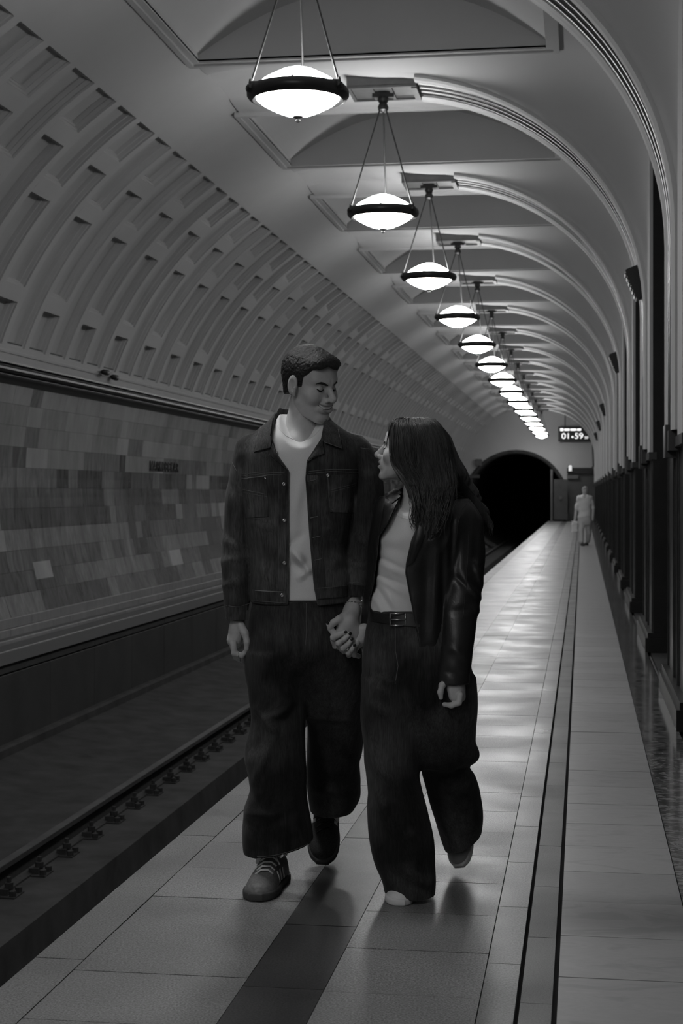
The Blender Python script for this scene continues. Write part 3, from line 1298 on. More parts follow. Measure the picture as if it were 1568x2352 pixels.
class Person:
    """local frame: x to the picture's right, y away from the camera, z up; origin on the ground"""

    def __init__(self, px, Zd):
        self.Z = Zd
        self.xc = (px - 784.0) / F_PX * Zd
        w = (self.xc * CS - Zd * SN, self.xc * SN + Zd * CS, 0.0)
        self.origin = w

    def at(self, px, py, dy=0.0):
        Z = self.Z + dy
        return ((px - 784.0) / F_PX * Z - self.xc, dy, CAM_H + (1130.0 - py) / F_PX * Z)

    def rows(self, lst):
        """(py, left px, right px, depth offset, half depth) -> loft rows"""
        out = []
        for (py, xl, xr, dy, ry) in lst:
            a, b = self.at(xl, py, dy), self.at(xr, py, dy)
            out.append((a[2], (a[0] + b[0]) / 2, dy, (b[0] - a[0]) / 2, ry))
        return spline_rows(out)

    def cr(self, lst, dy=0.0):
        out = []
        for (x0, y0, x1, y1, amp, w) in lst:
            a, b = self.at(x0, y0, dy), self.at(x1, y1, dy)
            out.append((a[0], a[2], b[0], b[2], amp, w))
        return out


from mathutils.bvhtree import BVHTree


def bvh_of(o):
    me = o.data
    return BVHTree.FromPolygons([v.co for v in me.vertices], [tuple(p.vertices) for p in me.polygons])


def bvh_all(objs):
    vs, fs, b = [], [], 0
    for o in objs:
        vs += [v.co.copy() for v in o.data.vertices]
        fs += [tuple(i + b for i in p.vertices) for p in o.data.polygons]
        b = len(vs)
    return BVHTree.FromPolygons(vs, fs)


def front_hit(bv, x, z, y0=-1.5, default=0.0):
    h = bv.ray_cast(Vector((x, y0, z)), Vector((0, 1, 0)))
    return (h[0].y, h[1]) if h[0] is not None else (default, Vector((0, -1, 0)))


def patch(name, bv, quad, nu, nv, off, thick, mat, parent, bulge=0.0, smooth=True):
    """four-cornered piece of cloth laid on a surface (corners in x,z)"""
    mb = MB()
    fr, bk = [], []
    last = None
    for j in range(nv + 1):
        for i in range(nu + 1):
            s, t = i / nu, j / nv
            x = (1 - s) * (1 - t) * quad[0][0] + s * (1 - t) * quad[1][0] + s * t * quad[2][0] + (1 - s) * t * quad[3][0]
            z = (1 - s) * (1 - t) * quad[0][1] + s * (1 - t) * quad[1][1] + s * t * quad[2][1] + (1 - s) * t * quad[3][1]
            hh = bv.ray_cast(Vector((x, -1.5, z)), Vector((0, 1, 0)))
            y = hh[0].y if hh[0] is not None else (last if last is not None else 0)
            last = y
            bl = bulge * 16 * s * (1 - s) * t * (1 - t)
            fr.append((x, y - off - thick - bl, z))
            bk.append((x, y - off + 0.004, z))
    n = (nu + 1) * (nv + 1)
    f = []
    for j in range(nv):
        for i in range(nu):
            a = j * (nu + 1) + i
            f.append((a, a + 1, a + nu + 2, a + nu + 1))
            f.append((n + a, n + a + nu + 1, n + a + nu + 2, n + a + 1))
    ring = [i for i in range(nu + 1)] + [j * (nu + 1) + nu for j in range(1, nv + 1)] + [nv * (nu + 1) + i for i in range(nu - 1, -1, -1)] + [j * (nu + 1) for j in range(nv - 1, 0, -1)]
    for k in range(len(ring)):
        a, c = ring[k], ring[(k + 1) % len(ring)]
        f.append((a, n + a, n + c, c))
    mb.add(fr + bk, f)
    o = fix_normals(mb.build(name, mat, parent))
    if smooth:
        autosmooth(o, 55)
    return o


def seam(name, bv, pts, rad, mat, parent, off=0.0, step=0.012):
    """thin raised thread following a surface through (x,z) points"""
    path = []
    for (a, b_) in zip(pts[:-1], pts[1:]):
        L = math.hypot(b_[0] - a[0], b_[1] - a[1])
        n = max(1, int(L / step))
        for i in range(n):
            t = i / n
            path.append((a[0] + (b_[0] - a[0]) * t, a[1] + (b_[1] - a[1]) * t))
    path.append(pts[-1])
    P, last = [], None
    for (x, z) in path:
        hh = bv.ray_cast(Vector((x, -1.5, z)), Vector((0, 1, 0)))
        y = hh[0].y if hh[0] is not None else last
        if y is None:
            continue
        last = y
        P.append((x, y - off, z))
    if len(P) < 2:
        return None
    return MB().tube(P, rad, 5).build(name, mat, parent, True)


def button(bv, x, z, r, mat, parent, name='button', off=0.0):
    y, nrm = front_hit(bv, x, z)
    mb = MB().lathe([(r, 0), (r, .002), (r * .8, .0035), (r * .45, .0028), (.0003, .003)], (0, 0, 0), 12)
    o = mb.build(name, mat, parent, True)
    o.location = (x, y - off, z)
    o.rotation_euler = (math.pi / 2, 0, 0)
    return o


def head_matrix(fwd, up=(0, 0, 1)):
    f = Vector(fwd).normalized()
    u = Vector(up)
    u = (u - f * u.dot(f)).normalized()
    s = f.cross(u)
    return np.array([[s.x, f.x, u.x], [s.y, f.y, u.y], [s.z, f.z, u.z]])


def to_frame(V, R, org):
    return (V @ R.T + np.asarray(org)).astype(np.float32)


# ------------------------------------------------------------------ cloth, skin and hair materials
def mat_denim(name, base, fade, fade_scale, grain=0.35, rough=0.85):
    k = NT(name, rough, 0, 0.15)
    weave = k.noise(k.co((260, 260, 18)), 1.0, 3, 0.7)
    streak = k.noise(k.co((55, 55, 3)), 1.0, 4, 0.6)
    worn = k.noise(k.co((1, 1, 1)), fade_scale, 3, 0.5)
    c = k.mix(k.ramp(worn, (0.40, 0.0), (0.68, 1.0)), base, fade)
    c = k.mul(c, k.ramp(weave, (0.30, 1 - grain), (0.70, 1 + grain)))
    c = k.mul(c, k.ramp(streak, (0.35, 0.8), (0.65, 1.2)))
    k.color(c)
    k.bump(weave, 0.15, 0.002)
    k.b.inputs['Sheen Weight'].default_value = 0.08
    return k.m


mat_denim('denim_jacket', 0.034, 0.105, 5.5, 0.45)
mat_denim('denim_seam', 0.042, 0.100, 9.0, 0.5)
mat_denim('denim_collar', 0.055, 0.085, 9.0, 0.4)
mat_denim('jeans_man', 0.014, 0.072, 4.0, 0.4)
mat_denim('jeans_woman', 0.015, 0.082, 4.0, 0.4)
mat_plain('stitch', 0.30, 0.8)
mat_plain('stitch_dim', 0.15, 0.8)


def mat_soft(name, v, rough=0.8, scale=500.0, b=0.06, var=0.04):
    k = NT(name, rough, 0, 0.2)
    f = k.noise(k.co(), scale, 2)
    k.color(k.ramp(f, (0.3, v * (1 - var)), (0.7, v * (1 + var))))
    k.bump(f, b, 0.001)
    return k.m


mat_soft('cotton_white', 0.80)
mat_soft('cotton_pale', 0.80)
mat_soft('suede_dark', 0.05, 0.85, 300, 0.2, 0.35)
mat_soft('shoe_leather', 0.17, 0.45, 120, 0.1, 0.2)
mat_soft('sole_gum', 0.07, 0.6)
mat_soft('shoe_white', 0.78, 0.5)
mat_soft('shoe_grey', 0.36, 0.7)
mat_soft('far_cloth', 0.8)
mat_soft('far_trousers', 0.6)
mat_soft('bag_white', 0.85)


def mat_skin(name, v):
    k = NT(name, 0.48, 0, 0.35)
    f = k.noise(k.co(), 45, 4)
    f2 = k.noise(k.co(), 400, 2)
    k.color(k.ramp(f, (0.3, v * 0.92), (0.7, v * 1.06)))
    k.bump(f2, 0.05, 0.001)
    k.b.inputs['Subsurface Weight'].default_value = 0.08
    k.b.inputs['Subsurface Radius'].default_value = (0.006, 0.006, 0.006)
    return k.m


mat_skin('skin_man', 0.52)
mat_skin('skin_woman', 0.60)
mat_plain('lip', 0.32, 0.45)
mat_plain('teeth', 0.9, 0.3)
mat_plain('eye_dark', 0.012, 0.25)
mat_plain('eye_white', 0.42, 0.25)
mat_plain('nail_dark', 0.02, 0.15)
mat_plain('silver', 0.55, 0.25, 1.0)
mat_plain('belt_leather', 0.012, 0.4)


def mat_leather():
    k = NT('black_leather', 0.36, 0, 0.5)
    f = k.noise(k.co(), 160, 4, 0.6)
    g = k.noise(k.co((1, 1, 0.5)), 9, 4, 0.6)
    k.color(k.ramp(g, (0.3, 0.016), (0.7, 0.030)))
    k.rough(k.ramp(g, (0.3, 0.26), (0.7, 0.44)))
    nd = k.n('ShaderNodeMath', operation='ADD')
    k.l(k.mul(f, 0.25), nd.inputs[0])
    k.l(g, nd.inputs[1])
    k.bump(nd.outputs[0], 0.35, 0.006)
    return k.m


mat_leather()


def mat_hair(name, v, stretch=(90, 90, 9)):
    k = NT(name, 0.42, 0, 0.35)
    f = k.noise(k.co(stretch), 1.0, 4, 0.65, 0.4)
    k.color(k.ramp(f, (0.3, v * 0.55), (0.7, v * 1.6)))
    k.bump(f, 0.5, 0.004)
    return k.m


mat_hair('hair_man', 0.020, (420, 420, 420))
mat_hair('hair_woman', 0.05)


# ------------------------------------------------------------------ heads
def head_field(x, y, z, smile=1.0, brow=1.0, jawk=1.0, cavity=True):
    """head facing +y, ears on x, about 24 cm tall"""
    ax = np.abs(x)
    F = ell(x, y, z, (0, -.008, .036), (.075, .088, .082))
    F = smin(F, ell(x, y, z, (0, .040, .038), (.062, .050, .055)), .03)
    F = smin(F, ell(x, y, z, (0, .036, -.030), (.062, .052, .068)), .025)
    # jaw and chin
    F = smin(F, rcone(ax, y, z, (.046, .016, -.056), (.019, .070, -.096), .017 * jawk, .016), .022)
    F = smin(F, ell(x, y, z, (0, .036, -.072), (.044 * jawk, .044, .033)), .02)
    F = smin(F, ell(x, y, z, (0, .080, -.099), (.021, .015, .016)), .014)
    # cheekbones, muzzle
    F = smin(F, ell(ax, y, z, (.046, .058, -.022), (.022, .022, .020)), .02)
    F = smin(F, ell(x, y, z, (0, .077, -.056), (.030, .022, .024)), .02)
    # brows
    F = smin(F, rcone(ax, y, z, (.010, .086, .020), (.046, .068, .026), .009 * brow, .007 * brow), .014)
    # eye sockets
    F = smax(F, -ell(ax, y, z, (.031, .097, .004), (.021, .016, .0125)), .012)
    F = smin(F, ell(ax, y, z, (.031, .0735, .001), (.0145, .0125, .0125)), .004)
    # nose
    F = smin(F, rcone(x, y, z, (0, .086, .014), (0, .112, -.026), .0075, .0110), .010)
    F = smin(F, ell(x, y, z, (0, .113, -.029), (.0115, .0105, .0100)), .006)
    F = smin(F, ell(ax, y, z, (.0135, .098, -.033), (.0085, .0110, .0085)), .006)
    F = smax(F, -ell(ax, y, z, (.0075, .106, -.0415), (.0045, .006, .0045)), .003)
    # mouth
    u = ax
    fr = (y > .05)
    if smile:
        zu, zl = -.0545 + 5.0 * u * u, -.0665 + 15.0 * u * u
        fade = np.clip((.034 - u) / .012, 0, 1)
        F = F - .0042 * fade * np.exp(-((z - (zu + .0045)) / .0042) ** 2) * fr
        F = F - .0058 * fade * np.exp(-((z - (zl - .0060)) / .0055) ** 2) * fr
        if cavity:
            cv = np.maximum(np.maximum(zl - z, z - zu), -F - .010)
            F = np.where(fr & (u < .031), smax(F, -cv, .0015), F)
    else:
        mz = -.0590
        fade = np.clip((.024 - u) / .012, 0, 1)
        F = F - .0048 * fade * np.exp(-((z - (mz + .0085)) / .0050) ** 2) * fr
        F = F - .0060 * fade * np.exp(-((z - (mz - .0110)) / .0065) ** 2) * fr
        F = F + .0056 * fade * np.exp(-((z - mz) / .0035) ** 2) * fr
    # folds beside a smile
    if smile:
        F = smin(F, ell(ax, y, z, (.043, .069, -.032), (.019, .018, .016)), .012)
        F = F + .0036 * np.exp(-(segd(ax, y, z, (.019, .099, -.030), (.037, .080, -.056)) / .0042) ** 2)
    F = F + .0025 * np.exp(-((z + .079) / .006) ** 2) * np.exp(-(ax / .02) ** 2) * (y > .05)
    # ears
    ea = ell(ax, y, z, (.079, .003, .002), (.0090, .0200, .0320))
    ea = smin(ea, ell(ax, y, z, (.077, .007, -.024), (.0080, .0110, .0120)), .006)
    ea = smax(ea, -ell(ax, y, z, (.0895, .0065, .002), (.0075, .0120, .0190)), .004)
    ea = smax(ea, -ell(ax, y, z, (.0870, .013, -.010), (.0060, .0070, .0080)), .003)
    ea = smin(ea, rcone(ax, y, z, (.085, .0175, -.006), (.083, .019, -.016), .0030, .0035), .003)
    F = smin(F, ea, .006)
    return F


def segd(X, Y, Z, a, b):
    return rcone(X, Y, Z, a, b, 0.0, 0.0)


def strip_on(F_fn, pts, w, mat, name, parent, R, org, s, off=.0012):
    """thin dark band on a head (eyelid line, brow) through (x, z) points of the head frame, found by marching along -y"""
    mb = MB()
    P = []
    for (x, z, ww) in pts:
        ys = np.linspace(.13, .02, 221)
        f = F_fn(np.full_like(ys, x), ys, np.full_like(ys, z))
        i = int(np.argmax(f < 0))
        P.append((x, ys[i] + off, z, ww))
    V, f = [], []
    for (x, y, z, ww) in P:
        V += [(x, y - .002, z + ww * w), (x, y + .0012, z + ww * w * .4), (x, y + .0012, z - ww * w * .4), (x, y - .002, z - ww * w)]
    for i in range(len(P) - 1):
        for k in range(3):
            f.append((4 * i + k, 4 * i + k + 1, 4 * i + k + 5, 4 * i + k + 4))
    V = to_frame(np.asarray(V) * s, R, org)
    return mesh(name, V, f, mat, parent, True)


def sp(t, xs, ys):
    R = spline_rows(list(zip(xs, ys)), 80)
    return np.interp(t, R[:, 0], R[:, 1])


def shoe_field(x, y, z, L=.285, W=.050):
    """sneaker, toe towards +y, origin on the ground under the heel's middle, sole included"""
    t = np.clip(y / L, -.2, 1.2)
    half = W * sp(t, [0, .08, .25, .45, .7, .86, .95, 1.0], [.50, .70, .74, .80, 1.0, .90, .66, .36])
    top = sp(t, [0, .1, .25, .40, .55, .75, .9, 1.0], [.088, .092, .098, .105, .082, .060, .050, .036])
    k = (np.abs(x - .006 * np.sin(3 * t)) / half)
    body = np.maximum(np.maximum(-y, y - L), 0)
    up = ((k ** 2.6 + (np.clip(z, 0, None) / top) ** 2.6) ** (1 / 2.6) - 1) * .035
    up = np.maximum(up, -z)
    endc = np.maximum(-y - .004, y - L)
    F = smax(up, endc, .022)
    F = smax(F, -ell(x, y, z, (0, .055, .125), (.034, .062, .045)), .008)
    return F


def sole_field(x, y, z, L=.285, W=.050):
    t = np.clip(y / L, -.2, 1.2)
    half = W * sp(t, [0, .08, .25, .45, .7, .86, .95, 1.0], [.55, .76, .80, .86, 1.05, .95, .72, .42]) + .002
    d = np.maximum((np.abs(x - .006 * np.sin(3 * t)) - half), np.maximum(-y - .006, y - L - .005))
    d = smax(d, np.maximum(-z, z - .026), .008)
    return d


def make_shoe(parent, name, loc, direction, pitch, mats, stripes=True, roll=0.0, h=.0035, size=1.0):
    """returns an empty-free shoe: upper with sole, stripes, laces as its children"""
    V, Q = sculpt(shoe_field, (-.07, -.03, -.01), (.07, .31, .13), h, 1)
    up = np_mesh(name, [(V, Q)], mats[0], parent)
    V, Q = sculpt(sole_field, (-.075, -.03, -.012), (.075, .31, .045), h, 1)
    np_mesh('sole', [(V, Q)], mats[1], up)
    if stripes:
        cur = [0, 0]

        def st(x, y, z):
            F = shoe_field(x, y, z) - .0016
            s = np.abs((y - cur[0]) - (z - .03) * .35) - .0065
            s = np.maximum(s, np.maximum(.024 - z, z - .078))
            return np.maximum(np.maximum(F, s), .030 - x * cur[1])
        for y0 in (.085, .115, .145):
            for sd in (-1, 1):
                cur[:] = (y0, sd)
                V, Q = sculpt(st, (min(0, .07 * sd), y0 - .02, .018), (max(0, .07 * sd), y0 + .035, .085), .0028, 0)
                if len(Q):
                    np_mesh('stripe', [(V, Q)], 'shoe_white', up)
        lb = MB()
        for i in range(5):
            y = .112 + .019 * i
            zt = float(np.interp(y / .285, [.25, .40, .55, .75], [.098, .105, .082, .060]))
            lb.tube([(-.026, y, zt - .010), (-.012, y + .004, zt + .003), (.010, y + .010, zt + .003), (.026, y + .014, zt - .010)], .0032, 6)
        lb.tube([(0, .104, .108), (-.03, .11, .122), (-.055, .125, .112), (-.05, .118, .104), (-.012, .106, .107)], .0026, 6)
        lb.tube([(0, .104, .108), (.03, .112, .12), (.048, .125, .105), (.04, .118, .100), (.01, .106, .106)], .0026, 6)
        lb.tube([(0, .106, .108), (-.02, .13, .10), (-.036, .15, .080)], .0022, 6)
        lb.build('laces', mats[2], up, True)
        tg = MB().box(-.020, .020, .085, .100, .104, .122, .003).build('tongue', mats[0], up)
    d = Vector(direction).normalized()
    ang = math.atan2(d.y, d.x) - math.pi / 2
    up.location = loc
    up.scale = (size, size, size)
    up.rotation_euler = (Matrix.Rotation(ang, 3, 'Z') @ Matrix.Rotation(pitch, 3, 'X') @ Matrix.Rotation(roll, 3, 'Y')).to_euler()
    return up


# ------------------------------------------------------------------ the man in the denim jacket
M = Person(690, 5.40)
man = empty('person', M.origin, 'man in dark denim jacket, white t-shirt and wide jeans, smiling to the side', 'person', None, YAW)

# body: head, neck, trunk, limbs and hands
HM_R = head_matrix((math.sin(math.radians(50)), -math.cos(math.radians(50)), -.26), (-.10, -.03, 1))
HM_O = np.array(M.at(708, 882, -.03))
HM_S = 1.04


def man_head_fn(x, y, z):
    F = head_field(x, y, z, 1.0, 1.1, 1.05)
    return F


V, Q = sculpt(man_head_fn, (-.105, -.125, -.135), (.105, .135, .130), .0021, 1)
head_part = (to_frame(V * HM_S, HM_R, HM_O), Q)
NK = M.rows([(1060, 612, 768, .0, .110), (1030, 630, 752, .00, .102), (1008, 640, 740, .00, .086), (985, 650, 733, .00, .062), (960, 657, 727, .005, .058), (935, 664, 722, .005, .056), (905, 668, 722, .005, .055)])
V, Q = sculpt(lambda x, y, z: vloft(x, y, z, NK), (-.13, -.12, 1.41), (.13, .12, 1.70), .004, 2)
neck_part = (V, Q)


def man_core(x, y, z):
    T = M.rows([(1400, 600, 780, 0, .09), (1250, 595, 780, 0, .095), (1100, 580, 795, 0, .105), (1020, 585, 792, 0, .09), (1000, 640, 740, 0, .07)])
    F = vloft(x, y, z, T)
    for pts, rs in (((M.at(580, 1040), M.at(541, 1220, .015), M.at(546, 1435, 0)), (.028, .026, .022)),
                    ((M.at(815, 1040), M.at(838, 1200, .0), M.at(812, 1390, -.03)), (.028, .026, .022)),
                    ((M.at(640, 1420), M.at(640, 1680, -.03), M.at(612, 1985, 0)), (.085, .055, .038)),
                    ((M.at(745, 1420), M.at(765, 1680, .14), M.at(752, 1905, .40)), (.085, .055, .038))):
        F = smin(F, chain(x, y, z, pts, rs, .03), .03)
    return F


V, Q = sculpt(man_core, (-.32, -.25, .06), (.32, .48, 1.56), .012, 1)
core_part = (V, Q)


# free hand: back to the left, fingers curled
def man_hand(x, y, z):
    a = lambda px, py, dy: M.at(px, py, dy)
    F = chain(x, y, z, [a(546, 1420, 0), a(545, 1445, -.002), a(538, 1470, -.002)], [.024, .026, .026], .012)
    F = smin(F, chain(x, y, z, [a(545, 1440, .01), a(541, 1476, .026)], [.022, .020], .01), .014)
    for i in range(4):
        dy = -.028 + .0195 * i
        k = [a(536 - i * .5, 1478 + 2 * i, dy), a(538 + i * 1.5, 1500 + 3.2 * i, dy - .002), a(555 + i, 1506 + 4.0 * i, dy - .004), a(566 + i, 1494 + 6.0 * i, dy - .004)]
        F = smin(F, chain(x, y, z, k, [.0115, .0100, .0090, .0078], .004), .0035)
    F = smin(F, chain(x, y, z, [a(552, 1436, -.022), a(563, 1455, -.036), a(567, 1474, -.040), a(566, 1490, -.038)], [.014, .0125, .0105, .0085], .006), .006)
    return F


p = np.array(M.at(548, 1470, 0))
V, Q = sculpt(man_hand, p - (.06, .085, .085), p + (.06, .085, .095), .002, 1)
hand_a = (V, Q)


def clasp(dy, py):
    return dy - .062 * min(1.0, max(0.0, (py - 1388) / 36.0))


def man_hand2(x, y, z):
    a = lambda px, py, dy: M.at(px, py, clasp(dy, py))
    F = chain(x, y, z, [a(812, 1380, -.03), a(808, 1402, -.035), a(798, 1430, -.045), a(786, 1458, -.05)], [.025, .026, .031, .027], .015)
    F = smin(F, chain(x, y, z, [a(806, 1410, -.03), a(812, 1450, -.04), a(812, 1472, -.04)], [.024, .023, .018], .015), .015)
    # thumb over the top
    F = smin(F, chain(x, y, z, [a(795, 1412, -.055), a(779, 1422, -.070), a(766, 1430, -.072), a(757, 1442, -.066)], [.014, .0125, .0110, .0085], .006), .008)
    # fingers folding down between the other hand's fingers
    for i in range(4):
        px, py = 768 + 14.5 * i, 1462 + 6.5 * i
        k = [a(px + 8, py - 6, -.055), a(px - 2, py + 8, -.062), a(px + 2, py + 22, -.048), a(px + 12, py + 26, -.028)]
        F = smin(F, chain(x, y, z, k, [.0120, .0110, .0098, .0082], .004), .004)
    return F


p = np.array(M.at(792, 1440, -.08))
V, Q = sculpt(man_hand2, p - (.08, .09, .12), p + (.07, .09, .10), .002, 1)
hand_b = (V, Q)
np_mesh('body', [head_part, neck_part, core_part, hand_a, hand_b], 'skin_man', man)

# face details
eyel = [(.0180, .0005, .4), (.022, -.0016, .8), (.027, -.0034, 1), (.032, -.0042, 1), (.037, -.0034, 1), (.042, -.001, .8), (.046, .002, .4)]
browp = [(.013, .0165, .5), (.020, .0195, .9), (.028, .0225, 1), (.037, .0240, .9), (.045, .0225, .6), (.051, .0185, .25)]
for s in (1, -1):
    strip_on(man_head_fn, [(s * x, z, w) for x, z, w in eyel], .0036, 'eye_dark', 'eyelid_line', man, HM_R, HM_O, HM_S)
    strip_on(man_head_fn, [(s * x, z - .001, w) for x, z, w in browp], .0052, 'hair_man', 'eyebrow', man, HM_R, HM_O, HM_S)
tv, tf = [], []
tx = np.linspace(-.0285, .0285, 23)
for x in tx:
    zu, zl = -.0545 + 5.0 * x * x, -.0665 + 15.0 * x * x
    zt, zb_ = zu + .001, max(zl + .0012, zu - .0088)
    for z in (zt, (zt + zb_) / 2, zb_):
        ys = np.linspace(.13, .02, 221)
        f_ = head_field(np.full_like(ys, x), ys, np.full_like(ys, z), 1.0, 1.1, 1.05, False)
        tv.append((x, ys[int(np.argmax(f_ < 0))] - .0045, z))
for i in range(len(tx) - 1):
    for k in range(2):
        tf.append((3 * i + k, 3 * i + k + 1, 3 * i + k + 4, 3 * i + k + 3))
mesh('teeth', to_frame(np.asarray(tv) * HM_S, HM_R, HM_O), tf, 'teeth', man, True)


lx = ((-.032, .3), (-.025, .7), (-.016, 1), (-.008, 1), (0, .9), (.008, 1), (.016, 1), (.025, .7), (.032, .3))
strip_on(man_head_fn, [(x, -.0545 + 5.0 * x * x + .0038, w) for x, w in lx], .0030, 'lip', 'upper_lip', man, HM_R, HM_O, HM_S, .0004)
strip_on(man_head_fn, [(x, -.0665 + 15.0 * x * x - .0050, w) for x, w in lx[1:-1]], .0042, 'lip', 'lower_lip', man, HM_R, HM_O, HM_S, .0004)


# hair: short crop, lower at the back
def man_hair(x, y, z):
    ax = np.abs(x)
    F = ell(x, y, z, (0, -.008, .036), (.075, .088, .082))
    F = smin(F, ell(x, y, z, (0, .040, .038), (.062, .050, .055)), .03)
    F = smin(F, ell(x, y, z, (0, -.026, -.03), (.058, .052, .06)), .03)
    thick = np.interp(z, [-.06, 0.0, .05, .09], [.0015, .003, .007, .009])
    thick = thick + .010 * np.exp(-((y - .075) / .03) ** 2) * np.exp(-((z - .085) / .03) ** 2)
    n = .0016 * vnoise(x, y, z, 260) + .0009 * vnoise(x, y, z, 110)
    F = F - thick + n
    # hair line: forehead, temple, sideburn, behind the ear, nape
    zl = np.interp(y, [-.12, -.06, -.030, -.010, .000, .020, .032, .038, .050, .062, .075, .10], [-.050, -.046, -.030, .012, .026, -.010, -.004, .034, .044, .066, .072, .070])
    zl = zl + .006 * np.sin(90 * x) * (y > .05)
    return smax(F, (zl - z) * .7, .004)


V, Q = sculpt(man_hair, (-.10, -.13, -.085), (.10, .12, .150), .0019, 0)
np_mesh('hair', [(to_frame(V * HM_S, HM_R, HM_O), Q)], 'hair_man', man)
# ear stud
st = MB().lathe([(.0005, .002), (.0022, .001), (.0022, -.001), (.0005, -.002)], (0, 0, 0), 8).build('ear_stud', 'silver', man)
st.location = tuple(np.array([.086, .008, -.030]) * HM_S @ HM_R.T + HM_O)

# t-shirt
TS = M.rows([(1376, 590, 795, 0, .116), (1300, 586, 796, 0, .116), (1200, 578, 800, 0, .120), (1100, 570, 808, 0, .126), (1030, 574, 806, 0, .124), (1005, 590, 790, 0, .112), (985, 615, 766, 0, .092), (962, 636, 744, .0, .074), (950, 642, 738, .0, .066)])
zn = M.at(690, 1018)[2]


def tshirt(x, y, z):
    F = vloft(x, y, z, TS)
    F = creases(x, z, F, y, 0.0, M.cr([(680, 1262, 700, 1290, .014, .014), (668, 1258, 712, 1308, .010, .012), (690, 1322, 716, 1300, .012, .012), (700, 1220, 668, 1250, -.006, .014), (672, 1290, 700, 1312, -.010, .012),
                                       (716, 1300, 722, 1345, .008, .014), (676, 1180, 700, 1080, .004, .02), (704, 1120, 690, 1230, -.003, .018)]), 1.4)
    xx = x - M.at(691, 1000)[0]
    neckz = zn + (y + .095) * .62 + 7.5 * xx * xx
    return smax(F, z - neckz, .004)


V, Q = sculpt(tshirt, (-.2, -.15, .93), (.2, .15, 1.62), .0048, 1)
ts = np_mesh('t_shirt', [(V, Q)], 'cotton_white', man)
ts_b = bvh_of(ts)
nb = [M.at(px, py) for px, py in ((634, 960), (637, 975), (645, 990), (658, 1003), (674, 1011), (691, 1014), (708, 1011), (722, 1003), (734, 990), (741, 976))]
seam('neckband', ts_b, [(p[0], p[2]) for p in nb], .0016, 'cotton_pale', ts, .0004)

# denim jacket
JB = M.rows([(1384, 578, 806, 0, .130), (1340, 575, 808, 0, .134), (1250, 567, 808, 0, .136), (1150, 560, 818, 0, .140), (1080, 554, 826, 0, .146), (1030, 556, 826, 0, .142), (1006, 568, 818, 0, .128), (986, 592, 790, 0, .108), (966, 618, 764, 0, .090), (950, 630, 752, .005, .082)])
JL = M.rows([(1424, 519, 569, 0, .042), (1396, 515, 571, 0, .046), (1370, 512, 571, .005, .050), (1300, 509, 577, .015, .054), (1230, 511, 580, .02, .058), (1150, 517, 588, .02, .064), (1080, 527, 602, .015, .072), (1036, 538, 612, .01, .074), (1010, 548, 606, .01, .062), (1000, 560, 600, .01, .045)])
JR = M.rows([(1370, 796, 840, -.03, .034), (1340, 797, 844, -.025, .038), (1270, 790, 860, -.01, .050), (1200, 792, 873, .0, .058), (1130, 806, 881, .01, .066), (1075, 808, 874, .01, .072), (1035, 802, 860, .01, .072), (1010, 796, 842, .01, .060), (1000, 800, 830, .01, .045)])
OL = [(py, M.at(px, py)[0]) for py, px in ((930, 634), (960, 631), (1010, 627), (1045, 640), (1080, 665), (1390, 665))]
OR = [(py, M.at(px, py)[0]) for py, px in ((930, 750), (970, 745), (1010, 738), (1060, 706), (1100, 703), (1230, 712), (1345, 722), (1390, 731))]
zof = lambda py: M.at(690, py)[2]
CO = M.rows([(1000, 622, 760, .015, .098), (975, 626, 756, .02, .094), (950, 634, 750, .03, .086), (938, 640, 746, .035, .082)])


def jacket(x, y, z):
    F = vloft(x, y, z, JB, 0.0, 2.3)
    F = smin(F, vloft(x, y, z, JL), .016)
    F = smin(F, vloft(x, y, z, JR), .016)
    # stand of the collar round the back of the neck
    co = np.maximum(vloft(x, y, z, CO), -vloft(x, y, z, CO, -.010))
    F = np.minimum(F, co)
    F = creases(x, z, F, y, .05, M.cr([
        (516, 1240, 560, 1262, .007, .016), (512, 1290, 566, 1275, .006, .014), (514, 1345, 562, 1330, .006, .014), (530, 1110, 566, 1160, -.006, .018), (558, 1060, 566, 1250, -.005, .010),
        (826, 1060, 800, 1250, -.006, .010), (812, 1230, 850, 1250, .007, .014), (802, 1290, 842, 1300, .006, .012), (850, 1080, 868, 1150, .006, .02), (812, 1180, 790, 1300, -.008, .02),
        (590, 1200, 640, 1215, .006, .02), (590, 1290, 640, 1340, .006, .025), (590, 1330, 580, 1240, -.006, .02), (740, 1180, 780, 1230, .006, .02), (745, 1300, 790, 1280, .005, .02), (600, 1050, 640, 1075, .005, .02)]), 1.4)
    F = F + ripple(x, y, z, .0016, 1.3)
    zz = [zof(p) for p, _ in OL]
    lft = np.interp(z, zz[::-1], [v for _, v in OL][::-1])
    zz = [zof(p) for p, _ in OR]
    rgt = np.interp(z, zz[::-1], [v for _, v in OR][::-1])
    op = np.maximum(np.maximum(lft - x, x - rgt), y - .015)
    F = np.maximum(F, -op)
    # room for the neck
    nk = vloft(x, y, z, CO, -.0095)
    F = np.maximum(F, -np.maximum(nk, zof(1000) - z))
    # hollow hem and cuffs
    F = np.maximum(F, -np.maximum(vloft(x, y, z, np.vstack([JB[0] - (.05, 0, 0, 0, 0), JB]), -.010, 2.3), z - zof(1340)))
    for T in (JL, JR):
        F = np.maximum(F, -np.maximum(vloft(x, y, z, np.vstack([T[0] - (.05, 0, 0, 0, 0), T]), -.007), z - (T[0, 0] + .03)))
    return F


V, Q = sculpt(jacket, (-.30, -.17, .87), (.32, .18, 1.64), .0046, 1)
jk = np_mesh('denim_jacket', [(V, Q)], 'denim_jacket', man)
jk_b = bvh_of(jk)


def xz(lst, dy=0.0, P=M):
    return [(P.at(px, py, dy)[0], P.at(px, py, dy)[2]) for px, py in lst]


